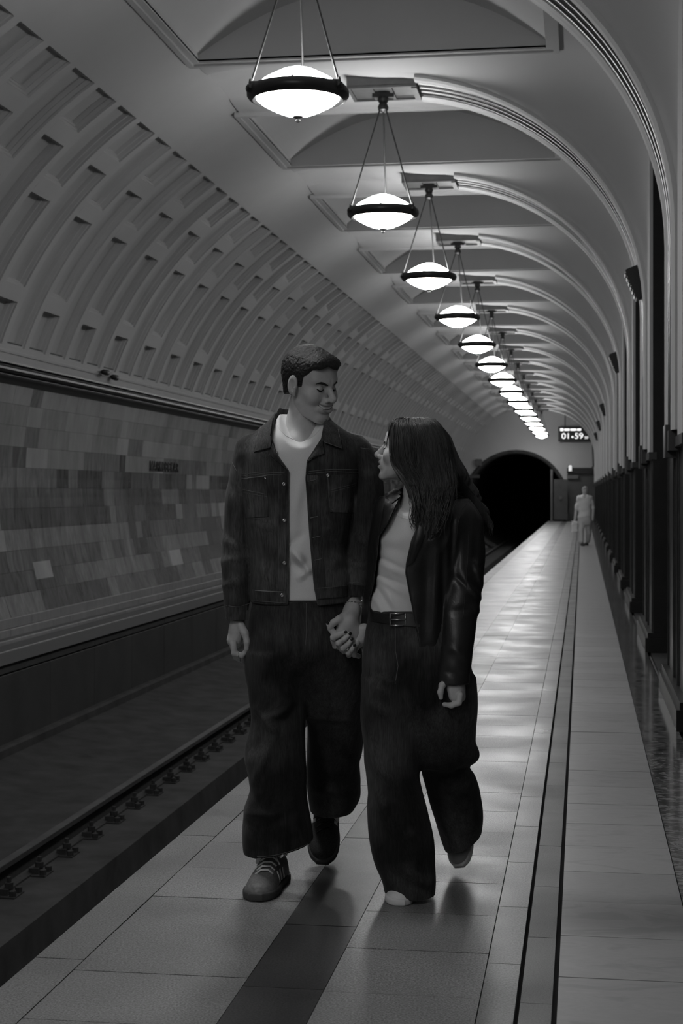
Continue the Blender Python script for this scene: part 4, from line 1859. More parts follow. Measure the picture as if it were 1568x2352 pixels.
# collar wings and turned-out lapels
patch('collar_wing', jk_b, xz([(629, 956), (596, 978), (582, 1038), (622, 1028)], -.1), 8, 10, .010, .005, 'denim_collar', jk, .004)
patch('collar_wing', jk_b, xz([(748, 962), (776, 984), (785, 1031), (744, 1016)], -.1), 8, 10, .010, .005, 'denim_collar', jk, .004)
patch('lapel', jk_b, xz([(626, 1018), (663, 1082), (648, 1068), (619, 1044)], -.1), 6, 8, .006, .004, 'denim_seam', jk, .003)
patch('lapel', jk_b, xz([(741, 1012), (744, 1042), (718, 1052), (704, 1064)], -.1), 6, 8, .006, .004, 'denim_seam', jk, .003)
# plackets, yoke, hem and cuff bands
patch('placket', jk_b, xz([(639, 1096), (663, 1084), (663, 1356), (639, 1356)], -.1), 4, 24, .001, .0035, 'denim_seam', jk)
patch('placket', jk_b, xz([(705, 1092), (730, 1092), (748, 1352), (724, 1352)], -.1), 4, 24, .001, .0035, 'denim_seam', jk)
patch('hem_band', jk_b, xz([(577, 1356), (663, 1357), (663, 1384), (580, 1382)], -.1), 14, 3, .001, .0035, 'denim_seam', jk)
patch('hem_band', jk_b, xz([(727, 1350), (799, 1346), (799, 1371), (730, 1374)], -.1), 14, 3, .001, .0035, 'denim_seam', jk)
patch('cuff', jk_b, xz([(514, 1393), (571, 1390), (569, 1423), (519, 1424)], -.02), 10, 3, .001, .003, 'denim_seam', jk)
patch('cuff', jk_b, xz([(800, 1341), (841, 1345), (838, 1370), (799, 1366)], -.04), 10, 3, .001, .003, 'denim_seam', jk)
# pockets with a slanted welt
patch('pocket', jk_b, xz([(553, 1102), (613, 1094), (617, 1186), (562, 1190)], -.1), 8, 10, .0005, .0028, 'denim_seam', jk)
patch('pocket', jk_b, xz([(752, 1092), (822, 1088), (818, 1178), (758, 1176)], -.1), 8, 10, .0005, .0028, 'denim_seam', jk)
SM = [([(552, 1100), (613, 1093)], .0012, 'stitch'), ([(613, 1093), (617, 1180), (608, 1190), (566, 1192)], .0009, 'stitch_dim'),
      ([(553, 1124), (615, 1136)], .0011, 'stitch_dim'), ([(555, 1131), (615, 1141)], .0008, 'stitch_dim'),
      ([(552, 1090), (600, 1084), (663, 1087)], .0010, 'stitch_dim'), ([(552, 1094), (600, 1089), (663, 1092)], .0008, 'stitch_dim'),
      ([(703, 1084), (760, 1078), (822, 1078)], .0010, 'stitch_dim'), ([(703, 1089), (760, 1083), (822, 1085)], .0010, 'stitch_dim'),
      ([(753, 1096), (756, 1164), (770, 1178), (806, 1178)], .0010, 'stitch_dim'), ([(758, 1126), (818, 1110)], .0010, 'stitch_dim'), ([(757, 1131), (818, 1115)], .0008, 'stitch_dim'),
      ([(664, 1090), (664, 1356)], .0010, 'stitch_dim'), ([(640, 1098), (640, 1356)], .0009, 'stitch_dim'), ([(731, 1094), (749, 1350)], .0009, 'stitch_dim'),
      ([(577, 1357), (663, 1358)], .0011, 'stitch'), ([(581, 1381), (663, 1383)], .0009, 'stitch_dim'), ([(728, 1350), (798, 1346)], .0009, 'stitch_dim'),
      ([(583, 1037), (596, 978)], .0010, 'stitch_dim'), ([(583, 1038), (620, 1029)], .0010, 'stitch'), ([(776, 985), (785, 1030)], .0010, 'stitch'), ([(784, 1030), (745, 1016)], .0010, 'stitch_dim'),
      ([(619, 1044), (648, 1068), (663, 1081)], .0009, 'stitch_dim'), ([(744, 1042), (718, 1053), (705, 1064)], .0009, 'stitch_dim'),
      ([(515, 1394), (545, 1397), (570, 1390)], .0011, 'stitch_dim'), ([(801, 1340), (820, 1338), (840, 1344)], .0010, 'stitch_dim'),
      ([(530, 1062), (540, 1080), (551, 1086)], .0010, 'stitch_dim'), ([(828, 1028), (846, 1030), (858, 1036)], .0009, 'stitch_dim'), ([(668, 1384), (664, 1384)], .0009, 'stitch_dim')]
jk_b2 = bvh_all([jk] + list(jk.children))
for pts, r, m in SM:
    seam('stitching', jk_b2, xz(pts, -.1), r, m, jk, .0002)
for (px, py) in ((652, 1112), (653, 1195), (653, 1293), (648, 1367)):
    x, z = xz([(px, py)], -.13)[0]
    button(jk_b2, x, z, .0068, 'silver', jk, 'button', .0005)
for (px, py, r) in ((753, 1092, .0062), (609, 1098, .0035), (635, 1039, .004)):
    x, z = xz([(px, py)], -.13)[0]
    button(jk_b2, x, z, r, 'silver', jk, 'rivet', .0005)
for (px, py) in ((716, 1104), (721, 1188), (727, 1233), (731, 1285)):
    a = xz([(px - 9, py + 2), (px + 9, py - 2)], -.13)
    seam('buttonhole', jk_b2, a, .0016, 'stitch_dim', jk, .0002)

# jeans
PV = M.rows([(1376, 582, 800, 0, .122), (1430, 571, 812, 0, .128), (1500, 567, 820, 0, .124), (1560, 570, 822, .02, .100), (1600, 585, 815, .03, .070), (1640, 620, 790, .04, .035)])
LL = M.rows([(1500, 568, 700, 0, .115), (1560, 568, 703, -0.01, .112), (1600, 571, 702, -0.02, .110), (1650, 576, 701, -0.03, .106), (1690, 569, 700, -0.035, .106), (1722, 559, 701, -0.04, .108), (1765, 567, 702, -0.045, .104), (1806, 574, 704, -0.05, .106), (1855, 561, 709, -0.05, .118), (1900, 556, 716, -0.05, .124), (1940, 557, 722, -0.05, .126), (1985, 566, 725, -0.05, .124)])
LR = M.rows([(1500, 706, 822, 0.02, .112), (1560, 706, 827, 0.05, .110), (1600, 707, 829, 0.08, .106), (1660, 706, 832, 0.13, .104), (1712, 705, 834, 0.18, .108), (1748, 704, 825, 0.21, .104), (1800, 705, 829, 0.26, .112), (1835, 707, 826, 0.29, .116), (1858, 710, 812, 0.3, .112), (1890, 714, 790, 0.32, .10)])


def jeans(x, y, z):
    F = vloft(x, y, z, LL)
    F = creases(x, z, F, y, .0, M.cr([(655, 1570, 672, 1612, .010, .014), (670, 1614, 640, 1640, .010, .012), (612, 1646, 660, 1632, .010, .013), (588, 1632, 640, 1690, .010, .014), (640, 1600, 600, 1650, -.008, .02),
                                        (625, 1700, 578, 1806, .008, .014), (600, 1700, 562, 1740, -.006, .018), (566, 1868, 650, 1862, .008, .014), (570, 1895, 640, 1885, -.006, .016), (690, 1780, 660, 1900, .005, .025), (620, 1930, 580, 1890, -.006, .018),
                                        (600, 1420, 660, 1440, .005, .018), (640, 1470, 700, 1440, -.004, .02)], -.12), 1.8)
    G = vloft(x, y, z, LR)
    G = creases(x, z, G, y, .22, M.cr([(715, 1830, 800, 1822, .006, .016), (800, 1700, 822, 1745, .008, .016), (730, 1650, 740, 1800, .005, .03)], .1), 1.5)
    F = smin(F, vloft(x, y, z, PV), .03)
    F = smin(F, smin(G, vloft(x, y, z, PV), .06), .004)
    F = F + ripple(x, y, z, .0022, .9, 1.0)
    # hems
    h0, h1 = M.at(582, 1974, -.15), M.at(724, 1944, -.15)
    hz = h0[2] + (x - h0[0]) * (h1[2] - h0[2]) / (h1[0] - h0[0]) + .05 * np.clip(y + .15, 0, .3)
    left = (x < M.at(705, 1800, -.1)[0] + .06) & (y < .1)
    F = np.where(left, np.maximum(F, hz - z), F)
    r0 = M.at(750, 1876, .22)[2] + .06 * (y - .22)
    F = np.where((y > .05) & (z < .36), np.maximum(F, np.where(left, -9, r0 - z)), F)
    F = np.maximum(F, -np.maximum(vloft(x, y, z, LL, -.026), z - .19))
    F = np.maximum(F, -np.maximum(vloft(x, y, z, LR, -.022), z - .26))
    return F


V, Q = sculpt(jeans, (-.24, -.24, .10), (.26, .46, 1.0), .006, 1)
je = np_mesh('jeans', [(V, Q)], 'jeans_man', man)
je_b = bvh_of(je)
seam('fly_stitching', je_b, xz([(703, 1384), (704, 1440), (702, 1480)], -.1), .0010, 'stitch_dim', je, .0005)
hm = [(590, 1968), (630, 1962), (670, 1953), (722, 1940)]
seam('hem_stitching', je_b, xz(hm, -.16), .0010, 'stitch_dim', je, .0005)

# socks and shoes
zs = lambda px, py: 0
f_toe = img(592, 2062, CAM_H * F_PX / (2062 - 1130))
MB().tube([M.at(622, 2010, .0), M.at(619, 1935, -.03)], [.032, .038], 14).build('sock', 'shoe_white', man, True)
MB().tube([M.at(757, 1905, .45), M.at(755, 1845, .37)], [.030, .036], 14).build('sock', 'shoe_grey', man, True)
d = Vector((-.22, -.98, 0)).normalized()
toe = Vector((M.at(588, 2071, CAM_H * F_PX / (2071 - 1130) - M.Z)))
make_shoe(man, 'sneaker', (toe.x - d.x * .313, toe.y - d.y * .313, .0), d, math.radians(0), ('shoe_leather', 'sole_gum', 'shoe_white'), size=1.1)
d = Vector((-.12, -.99, 0)).normalized()
Zt = CAM_H * F_PX / (1988 - 1130)
toe = Vector(M.at(742, 1988, Zt - M.Z))
pit = math.radians(-42)
make_shoe(man, 'sneaker', (toe.x - d.x * .305 * math.cos(pit), toe.y - d.y * .305 * math.cos(pit), .305 * math.sin(-pit) + .004), d, pit, ('suede_dark', 'sole_gum', 'eye_dark'), size=1.07)

# watch and rings
wa = MB()
c0 = Vector(M.at(811, 1386, -.036))
for k in range(3):
    n_ = 18
    for i in range(n_):
        t = 2 * math.pi * i / n_
        r = .0315
        wa.box(c0.x + r * math.cos(t) - .0042, c0.x + r * math.cos(t) + .0042, c0.y + r * math.sin(t) - .0042, c0.y + r * math.sin(t) + .0042, c0.z - .012 + .008 * k, c0.z - .005 + .008 * k, .001)
wa.build('watch_bracelet', 'silver', man)
rg = MB()
for (px, py, dy) in ((548, 1505, -.031), (551, 1512, -.012)):
    c = Vector(M.at(px, py, dy))
    pts = [(c.x, c.y + .011 * math.cos(2 * math.pi * i / 12), c.z + .011 * math.sin(2 * math.pi * i / 12)) for i in range(13)]
    rg.tube(pts, .0018, 6, False)
rg.build('finger_rings', 'silver', man, True)


# ------------------------------------------------------------------ the woman in the leather jacket
W = Person(985, 5.25)
woman = empty('person', W.origin, 'long-haired woman in black leather jacket, pale top and wide jeans, looking up', 'person', None, YAW)
HW_R = head_matrix((-.93, .26, .17), (.16, -.06, 1))
HW_O = np.array(W.at(939, 1039, .0))
HW_S = .925


def woman_head_fn(x, y, z):
    return head_field(x, y, z, 0.0, .75, .92)


V, Q = sculpt(woman_head_fn, (-.105, -.125, -.135), (.105, .135, .130), .0023, 1)
whead = (to_frame(V * HW_S, HW_R, HW_O), Q)
WN = W.rows([(1190, 905, 975, -.01, .060), (1165, 912, 975, -.01, .055), (1140, 922, 975, -.005, .050), (1110, 928, 978, .0, .048), (1080, 932, 980, .0, .048)])
V, Q = sculpt(lambda x, y, z: vloft(x, y, z, WN), (-.15, -.09, 1.22), (.05, .07, 1.40), .004, 2)
wneck = (V, Q)


def woman_core(x, y, z):
    T = W.rows([(1420, 880, 1020, 0, .07), (1340, 885, 1000, 0, .07), (1240, 890, 1030, 0, .08), (1180, 900, 1050, 0, .07), (1160, 930, 990, 0, .05)])
    F = vloft(x, y, z, T)
    for pts, rs in (((W.at(888, 1185), W.at(863, 1320, .045), W.at(838, 1455, .085)), (.020, .016, .014)),
                    ((W.at(1062, 1190), W.at(1066, 1350, -.05), W.at(1042, 1560, -.105)), (.030, .026, .02)),
                    ((W.at(905, 1450), W.at(905, 1720, -.02), W.at(930, 2035, .02)), (.075, .05, .032)),
                    ((W.at(1010, 1450), W.at(1025, 1720, .10), W.at(1062, 1930, .42)), (.075, .05, .032))):
        F = smin(F, chain(x, y, z, pts, rs, .03), .03)
    return F


V, Q = sculpt(woman_core, (-.26, -.24, .04), (.20, .50, 1.32), .012, 1)
wcore = (V, Q)


def w_hand(x, y, z):
    a = lambda px, py, dy: W.at(px, py, dy - .075)
    F = chain(x, y, z, [a(1043, 1555, -.03), a(1045, 1578, -.035), a(1046, 1596, -.035)], [.022, .026, .024], .012)
    F = smin(F, chain(x, y, z, [a(1052, 1575, -.03), a(1056, 1600, -.03)], [.020, .018], .01), .014)
    for i in range(4):
        dy = -.060 + .019 * i
        k = [a(1056 - i, 1596, dy), a(1053 - 2 * i, 1614, dy - .003), a(1036 - 2 * i, 1621 - i, dy - .006), a(1020 + i, 1618, dy - .006)]
        F = smin(F, chain(x, y, z, k, [.0108, .0098, .0086, .0072], .004), .0035)
    F = smin(F, chain(x, y, z, [a(1027, 1562, -.045), a(1015, 1574, -.060), a(1011, 1590, -.064), a(1012, 1602, -.062)], [.0115, .0105, .0092, .0075], .005), .005)
    return F


p = np.array(W.at(1040, 1590, -.11))
V, Q = sculpt(w_hand, p - (.065, .075, .075), p + (.05, .075, .075), .002, 1)
whand = (V, Q)
# the hand that holds his: fingers laid across the back of his hand
CL = [  # knuckle, middle joint, tip in picture positions with depth from the man's own plane
    [(766, 1474, -.050), (765, 1464, -.078), (778, 1458, -.092), (792, 1452, -.091)],
    [(779, 1486, -.046), (777, 1477, -.076), (790, 1468, -.090), (803, 1456, -.090)],
    [(790, 1496, -.042), (788, 1489, -.072), (798, 1480, -.084), (807, 1469, -.086)],
    [(801, 1504, -.036), (800, 1499, -.064), (807, 1492, -.074), (813, 1483, -.076)],
]


def w_hand2(x, y, z):
    a = lambda px, py, dy: tuple(np.array(M.at(px, py, clasp(dy, py))) + OFF)
    F = chain(x, y, z, [a(836, 1446, -.045), a(826, 1466, -.035), a(806, 1486, -.030), a(786, 1484, -.030)], [.021, .023, .023, .018], .012)
    for k in CL:
        F = smin(F, chain(x, y, z, [a(*q) for q in k], [.0105, .0100, .0088, .0072], .004), .0025)
    F = smin(F, chain(x, y, z, [a(784, 1470, -.045), a(768, 1456, -.058), a(759, 1444, -.060), a(754, 1433, -.060)], [.012, .0112, .0100, .0082], .005), .004)
    return F


# the two people's frames share their axes, so a point moves between them by a plain shift
OFF = np.array([M.xc - W.xc, M.Z - W.Z, 0.0])
p = np.array(M.at(795, 1474, -.11)) + OFF
V, Q = sculpt(w_hand2, p - (.075, .065, .065), p + (.085, .10, .075), .002, 1)
whand2 = (V, Q)
np_mesh('body', [whead, wneck, wcore, whand, whand2], 'skin_woman', woman)
for k in CL + [[(0, 0, 0), (768, 1456, -.058), (759, 1444, -.060), (753, 1432, -.062)]]:
    q = np.array(M.at(k[3][0], k[3][1], clasp(k[3][2], k[3][1]))) + OFF
    m1 = np.array(M.at(k[2][0], k[2][1], clasp(k[2][2], k[2][1]))) + OFF
    d = (q - m1) / np.linalg.norm(q - m1)
    mb = MB()
    V, Q = sculpt(lambda x, y, z: ell(x, y, z, (0, 0, 0), (.0052, .0030, .0062)), (-.008, -.006, -.009), (.008, .006, .009), .0013, 0)
    o = np_mesh('fingernail', [(V, Q)], 'nail_dark', woman)
    o.location = tuple(q + d * .0015 + np.array([0, -.0062, .0005]))
    o.rotation_euler = (0, math.atan2(d[0], d[2]), 0)
rg = MB()
c = np.array(M.at(798, 1491, clasp(-.072, 1491))) + OFF
rg.tube([(c[0] + .011 * math.cos(2 * math.pi * i / 12), c[1] + .011 * math.sin(2 * math.pi * i / 12), c[2] + .006 * math.cos(2 * math.pi * i / 12)) for i in range(13)], .0016, 6, False)
rg.build('finger_ring', 'silver', woman, True)
browp2 = [(s_ * x, z, w) for s_ in (1,) for x, z, w in browp]
for s in (1, -1):
    strip_on(woman_head_fn, [(s * x, z, w) for x, z, w in eyel], .0026, 'eye_dark', 'eyelid_line', woman, HW_R, HW_O, HW_S)
    strip_on(woman_head_fn, [(s * x, z, w) for x, z, w in browp], .003, 'hair_woman', 'eyebrow', woman, HW_R, HW_O, HW_S)
lipu = [(x, -.0590 + .0060 - abs(x) * .1, w) for x, w in ((-.02, .3), (-.012, .8), (-.004, 1), (0, .9), (.004, 1), (.012, .8), (.02, .3))]
strip_on(woman_head_fn, lipu, .0042, 'lip', 'lips', woman, HW_R, HW_O, HW_S, .0006)

# top
WT = W.rows([(1416, 849, 990, 0, .098), (1380, 853, 985, 0, .092), (1330, 864, 985, 0, .088), (1280, 869, 992, 0, .098), (1240, 870, 1004, 0, .106), (1205, 882, 1010, 0, .100), (1180, 893, 1000, -.005, .088), (1162, 903, 985, -.005, .075), (1150, 908, 980, -.005, .066)])
wn0 = W.at(935, 1178)


def wtop(x, y, z):
    F = vloft(x, y, z, WT)
    F = creases(x, z, F, y, 0.0, W.cr([(870, 1278, 934, 1308, -.007, .008), (872, 1292, 932, 1322, .008, .010), (868, 1318, 936, 1346, -.006, .008), (872, 1330, 938, 1366, .008, .010), (864, 1346, 900, 1404, -.006, .008), (878, 1346, 912, 1396, .006, .010),
                                       (856, 1366, 876, 1404, .006, .008), (884, 1300, 900, 1330, .006, .012), (870, 1250, 930, 1268, -.004, .018), (880, 1232, 930, 1238, .004, .03)]))
    F = F + ripple(x, y, z, .0008, 1.6, .5)
    nz = wn0[2] + (y + .08) * .55 + 5.0 * (x - wn0[0]) ** 2
    return smax(F, z - nz, .003)


V, Q = sculpt(wtop, (-.22, -.13, .90), (.05, .12, 1.34), .0044, 1)
wt = np_mesh('top', [(V, Q)], 'cotton_pale', woman)
wt_b = bvh_of(wt)
seam('neckband', wt_b, [(q[0], q[2]) for q in (W.at(px, py, -.08) for px, py in ((906, 1174), (912, 1183), (922, 1189), (935, 1191), (948, 1189), (960, 1184)))], .0013, 'cotton_white', wt, .0003)

# leather jacket
WJ = W.rows([(1478, 842, 1052, .0, .128), (1400, 846, 1056, .0, .126), (1320, 854, 1064, .0, .124), (1240, 858, 1078, .0, .130), (1195, 862, 1086, 0, .124), (1168, 872, 1080, 0, .108), (1150, 888, 1060, 0, .092), (1135, 905, 1030, .005, .080), (1122, 918, 1000, .01, .07)])
WL = W.rows([(1462, 824, 858, .085, .030), (1420, 828, 864, .07, .036), (1350, 838, 882, .045, .042), (1260, 845, 892, .03, .048), (1190, 853, 896, .02, .056), (1155, 862, 902, .01, .054), (1140, 872, 900, .01, .04)])
WR = W.rows([(1572, 1005, 1078, -.110, .040), (1530, 1007, 1082, -.105, .044), (1480, 1008, 1088, -.095, .048), (1430, 1008, 1094, -.080, .052), (1380, 1010, 1102, -.062, .056), (1310, 1020, 1111, -.04, .062), (1240, 1028, 1113, -.015, .070), (1190, 1032, 1106, .0, .074), (1162, 1036, 1090, .0, .066), (1145, 1042, 1076, .0, .05)])
WOL = [(1100, 925), (1120, 928), (1166, 914), (1233, 872), (1273, 868), (1345, 860), (1400, 846), (1500, 838)]
WOR = [(1100, 985), (1140, 975), (1197, 962), (1242, 943), (1292, 932), (1316, 930), (1411, 948), (1476, 960), (1500, 962)]


def wjacket(x, y, z):
    F = vloft(x, y, z, WJ, 0.0, 2.2)
    F = smin(F, vloft(x, y, z, WL), .014)
    R = vloft(x, y, z, WR)
    R = creases(x, z, R, y, .05, W.cr([(1085, 1290, 1106, 1350, .010, .010), (1060, 1330, 1104, 1376, .008, .010), (1080, 1385, 1100, 1405, .007, .010), (1040, 1320, 1070, 1345, -.007, .010), (1030, 1400, 1080, 1390, -.006, .012), (1060, 1180, 1050, 1300, .007, .012), (1090, 1200, 1084, 1300, -.005, .012),
                                       (1030, 1480, 1066, 1500, .006, .012), (1016, 1530, 1066, 1545, -.005, .010), (1040, 1160, 1046, 1186, .010, .010), (1066, 1160, 1052, 1196, .006, .006)]))
    F = smin(F, R, .010)
    F = creases(x, z, F, y, .05, W.cr([(1036, 1170, 1030, 1300, -.010, .008), (1000, 1230, 992, 1470, .008, .016), (1012, 1260, 1010, 1470, -.008, .010), (975, 1280, 968, 1460, -.004, .018), (978, 1240, 1000, 1235, .006, .010), (1020, 1160, 1030, 1190, .008, .008), (1030, 1220, 1012, 1260, .006, .010)]))
    F = F + ripple(x, y, z, .0016, 1.5, 2.0)
    zz = lambda L: [W.at(900, p_, -.1)[2] for p_, _ in L][::-1]
    lft = np.interp(z, zz(WOL), [W.at(px, 1200, -.1)[0] for _, px in WOL][::-1])
    rgt = np.interp(z, zz(WOR), [W.at(px, 1200, -.1)[0] for _, px in WOR][::-1])
    op = np.maximum(np.maximum(lft - x, x - rgt), y - .01)
    F = np.maximum(F, -op)
    nk = vloft(x, y, z, np.vstack([WN, WN[-1] + (.1, 0, 0, 0, 0)]), .012)
    F = np.maximum(F, -nk)
    F = np.maximum(F, -np.maximum(vloft(x, y, z, np.vstack([WJ[0] - (.05, 0, 0, 0, 0), WJ]), -.016, 2.2), z - .97))
    for T in (WL, WR):
        F = np.maximum(F, -np.maximum(vloft(x, y, z, np.vstack([T[0] - (.05, 0, 0, 0, 0), T]), -.010), z - (T[0, 0] + .03)))
    return F


V, Q = sculpt(wjacket, (-.26, -.20, .66), (.21, .17, 1.37), .0046, 1)
wj = np_mesh('leather_jacket', [(V, Q)], 'black_leather', woman)
wj_b = bvh_of(wj)
xw = lambda L, dy=-.1: xz(L, dy, W)
patch('lapel', wj_b, xw([(962, 1180), (985, 1205), (948, 1290), (933, 1300)]), 6, 14, .004, .004, 'black_leather', wj, .004)
patch('lapel', wj_b, xw([(886, 1138), (914, 1150), (880, 1222), (870, 1230)]), 6, 12, .004, .004, 'black_leather', wj, .004)
patch('collar', wj_b, xw([(884, 1134), (926, 1116), (932, 1130), (900, 1156)]), 8, 4, .008, .005, 'black_leather', wj, .003)
for pts in ([(1079, 1150), (1062, 1170), (1052, 1200), (1046, 1260)], [(1078, 1220), (1072, 1320), (1062, 1420)], [(960, 1476), (1000, 1475)]):
    seam('leather_seam', wj_b, xw(pts), .0012, 'black_leather', wj, .0006)

# jeans
WPV = W.rows([(1400, 848, 1046, 0, .112), (1450, 838, 1066, 0, .122), (1520, 834, 1080, 0, .126), (1600, 832, 1087, .0, .124), (1660, 834, 1085, .01, .105), (1720, 850, 1070, .02, .07), (1765, 890, 1035, .03, .03)])
WLL = W.rows([(1560, 834, 956, -0.01, .112), (1640, 832, 957, -0.015, .112), (1700, 835, 959, -0.02, .110), (1761, 838, 961, -0.02, .106), (1816, 840, 970, -0.025, .106), (1869, 843, 983, -0.03, .108), (1935, 849, 996, -0.03, .112), (1982, 861, 1000, -0.03, .114), (2024, 876, 1002, -0.03, .114), (2055, 881, 998, -0.03, .112), (2085, 884, 990, -0.03, .108)])
WLR = W.rows([(1560, 958, 1086, 0.01, .112), (1640, 957, 1088, 0.04, .112), (1700, 959, 1092, 0.08, .108), (1748, 962, 1094, 0.12, .104), (1757, 964, 1081, 0.13, .100), (1780, 968, 1090, 0.15, .100), (1829, 983, 1103, 0.22, .108), (1895, 1002, 1109, 0.29, .112), (1925, 1011, 1104, 0.32, .110), (1975, 1030, 1090, 0.36, .10)])


def wjeans(x, y, z):
    F = vloft(x, y, z, WLL)
    F = creases(x, z, F, y, .0, W.cr([(838, 1660, 866, 1760, .010, .014), (866, 1760, 905, 1806, .010, .012), (850, 1800, 900, 1900, .009, .014), (900, 1890, 970, 1990, .009, .014), (880, 1700, 930, 1760, -.005, .03), (845, 1780, 858, 1850, -.006, .014), (920, 1980, 984, 2030, .008, .014),
                                        (900, 2000, 980, 2050, -.006, .012), (960, 1900, 980, 1980, .004, .02), (855, 1545, 890, 1560, .008, .012), (858, 1580, 890, 1590, .006, .012), (850, 1620, 905, 1640, .005, .016)], -.1), 1.8)
    G = vloft(x, y, z, WLR)
    G = creases(x, z, G, y, .25, W.cr([(1000, 1640, 1040, 1760, .007, .03), (1020, 1790, 1050, 1860, .007, .018), (1075, 1760, 1030, 1775, -.010, .012), (1040, 1880, 1060, 1900, .005, .02)], .05), 1.5)
    B = vloft(x, y, z, WPV)
    F = smin(F, B, .03)
    F = smin(F, smin(G, B, .05), .004)
    F = F + ripple(x, y, z, .0020, .9, 3.0)
    # hems
    left = (y < .11) & (x < W.at(1005, 1900)[0])
    a, b_ = W.at(884, 2062, -.13), W.at(980, 2074, -.13)
    hz = a[2] + (x - a[0]) * (b_[2] - a[2]) / (b_[0] - a[0]) - .15 * np.clip(y + .13, 0, .05)
    F = np.where(left & (z < .3), np.maximum(F, hz - z), F)
    a, b_ = W.at(1032, 1966, .27), W.at(1103, 1922, .27)
    hz = a[2] + (x - a[0]) * (b_[2] - a[2]) / (b_[0] - a[0]) + .10 * (y - .26)
    F = np.where(~left & (z < .45), np.maximum(F, (hz - z) * .8), F)
    F = np.maximum(F, -np.maximum(vloft(x, y, z, WLL, -.024), z - .12))
    F = np.maximum(F, -np.maximum(vloft(x, y, z, WLR, -.022), z - .20))
    return F


V, Q = sculpt(wjeans, (-.26, -.18, .01), (.22, .50, .95), .006, 1)
wje = np_mesh('jeans', [(V, Q)], 'jeans_woman', woman)
wje_b = bvh_of(wje)
seam('fly_stitching', wje_b, xw([(908, 1440), (908, 1495), (914, 1530), (907, 1570)], -.12), .0010, 'stitch_dim', wje, .0005)
# belt with a square buckle
patch('belt', wje_b, xw([(850, 1400), (964, 1412), (964, 1440), (850, 1430)], -.12), 16, 3, .002, .004, 'belt_leather', woman)
bk = MB()
bx0, bz0 = xw([(896, 1437)], -.13)[0]
bx1, bz1 = xw([(931, 1410)], -.13)[0]
yb = front_hit(wje_b, (bx0 + bx1) / 2, (bz0 + bz1) / 2)[0] - .012
cs = [(bx0, yb, bz0), (bx1, yb, bz0), (bx1, yb, bz1), (bx0, yb, bz1), (bx0, yb, bz0), (bx1, yb, bz0)]
bk.tube([(bx0, yb, bz1), (bx0, yb, bz0)], .0022, 6)
bk.tube([(bx0, yb, bz0), (bx1, yb, bz0)], .0022, 6)
bk.tube([(bx1, yb, bz0), (bx1, yb, bz1)], .0026, 6)
bk.tube([(bx1, yb, bz1), (bx0, yb, bz1)], .0022, 6)
bk.tube([(bx0 + .004, yb - .002, (bz0 + bz1) / 2), (bx1, yb - .003, (bz0 + bz1) / 2)], .0018, 6)
bk.build('belt_buckle', 'silver', woman, True)


# shoes: pale low sneakers
Zt = CAM_H * F_PX / (2086 - 1130)
toe = Vector(W.at(918, 2086, Zt - W.Z))
d = Vector((-.10, -.99, 0)).normalized()
make_shoe(woman, 'canvas_shoe', (toe.x - d.x * .25, toe.y - d.y * .25 + .025, 0), d, math.radians(0), ('shoe_white', 'shoe_white'), False, size=.88)
pit = math.radians(-52)
d = Vector((-.25, -.97, 0)).normalized()
Zt = 5.55
toe = Vector(W.at(1058, 1992, Zt - W.Z))
make_shoe(woman, 'canvas_shoe', (toe.x - d.x * .25 * math.cos(pit), toe.y - d.y * .25 * math.cos(pit), toe.z + .25 * math.sin(-pit)), d, pit, ('shoe_grey', 'shoe_white'), False, roll=math.radians(18), size=.88)

# hair: a full fall of waves and many loose locks
WH = W.rows([(959, 926, 968, .01, .024), (963, 908, 986, .01, .046), (969, 897, 1003, .01, .066), (982, 891, 1015, .01, .086), (1005, 889, 1026, .01, .098), (1040, 891, 1035, .01, .100), (1075, 896, 1044, .008, .098), (1105, 922, 1050, .0, .094), (1140, 942, 1046, -.02, .094), (1170, 948, 1036, -.05, .085), (1205, 953, 1024, -.078, .066), (1232, 962, 1008, -.095, .045), (1244, 972, 996, -.11, .02)])
XCUT = [W.at(px, py)[::2] for px, py in ((888, 960), (888, 1005), (889, 1030), (892, 1064), (904, 1088), (928, 1110))][::-1]


def whair(x, y, z):
    F = vloft(x, y, z, WH, 0.0, 2.8)
    # the rest falls behind the near shoulder
    F = smin(F, chain(x, y, z, [W.at(1000, 1030, .05), W.at(1040, 1095, .07), W.at(1076, 1140, .10), W.at(1104, 1178, .115), W.at(1120, 1208, .11), W.at(1122, 1228, .10)], [.058, .046, .032, .022, .013, .006], .02), .04)
    cx, cy = np.interp(z, WH[:, 0], WH[:, 1]), np.interp(z, WH[:, 0], WH[:, 2])
    th = np.arctan2(y - cy, x - cx)
    low = np.clip((1.42 - z) / .16, 0, 1)
    wav = th + .09 * np.sin(34 * z + 3 * th) * low
    g = .0030 * vnoise(wav * 4.0, z * 1.2, np.zeros_like(z), 6) + .0026 * vnoise(wav * 9, z * 1.5, np.ones_like(z) * 3, 6)
    F = F + g * (0.5 + 1.6 * low)
    xl = np.interp(z, [c[1] for c in XCUT], [c[0] for c in XCUT]) + .0022 * np.sin(140 * z) + .002 * np.sin(67 * z + 40 * y)
    F = np.where(z > XCUT[0][1], smax(F, xl - x, .004), F)
    return F


V, Q = sculpt(whair, (-.16, -.18, 1.08), (.23, .19, 1.60), .0040, 1)
hr = np_mesh('hair', [(V, Q)], 'hair_woman', woman)
hr_b = bvh_of(hr)
rh = random.Random(11)
locks = MB()


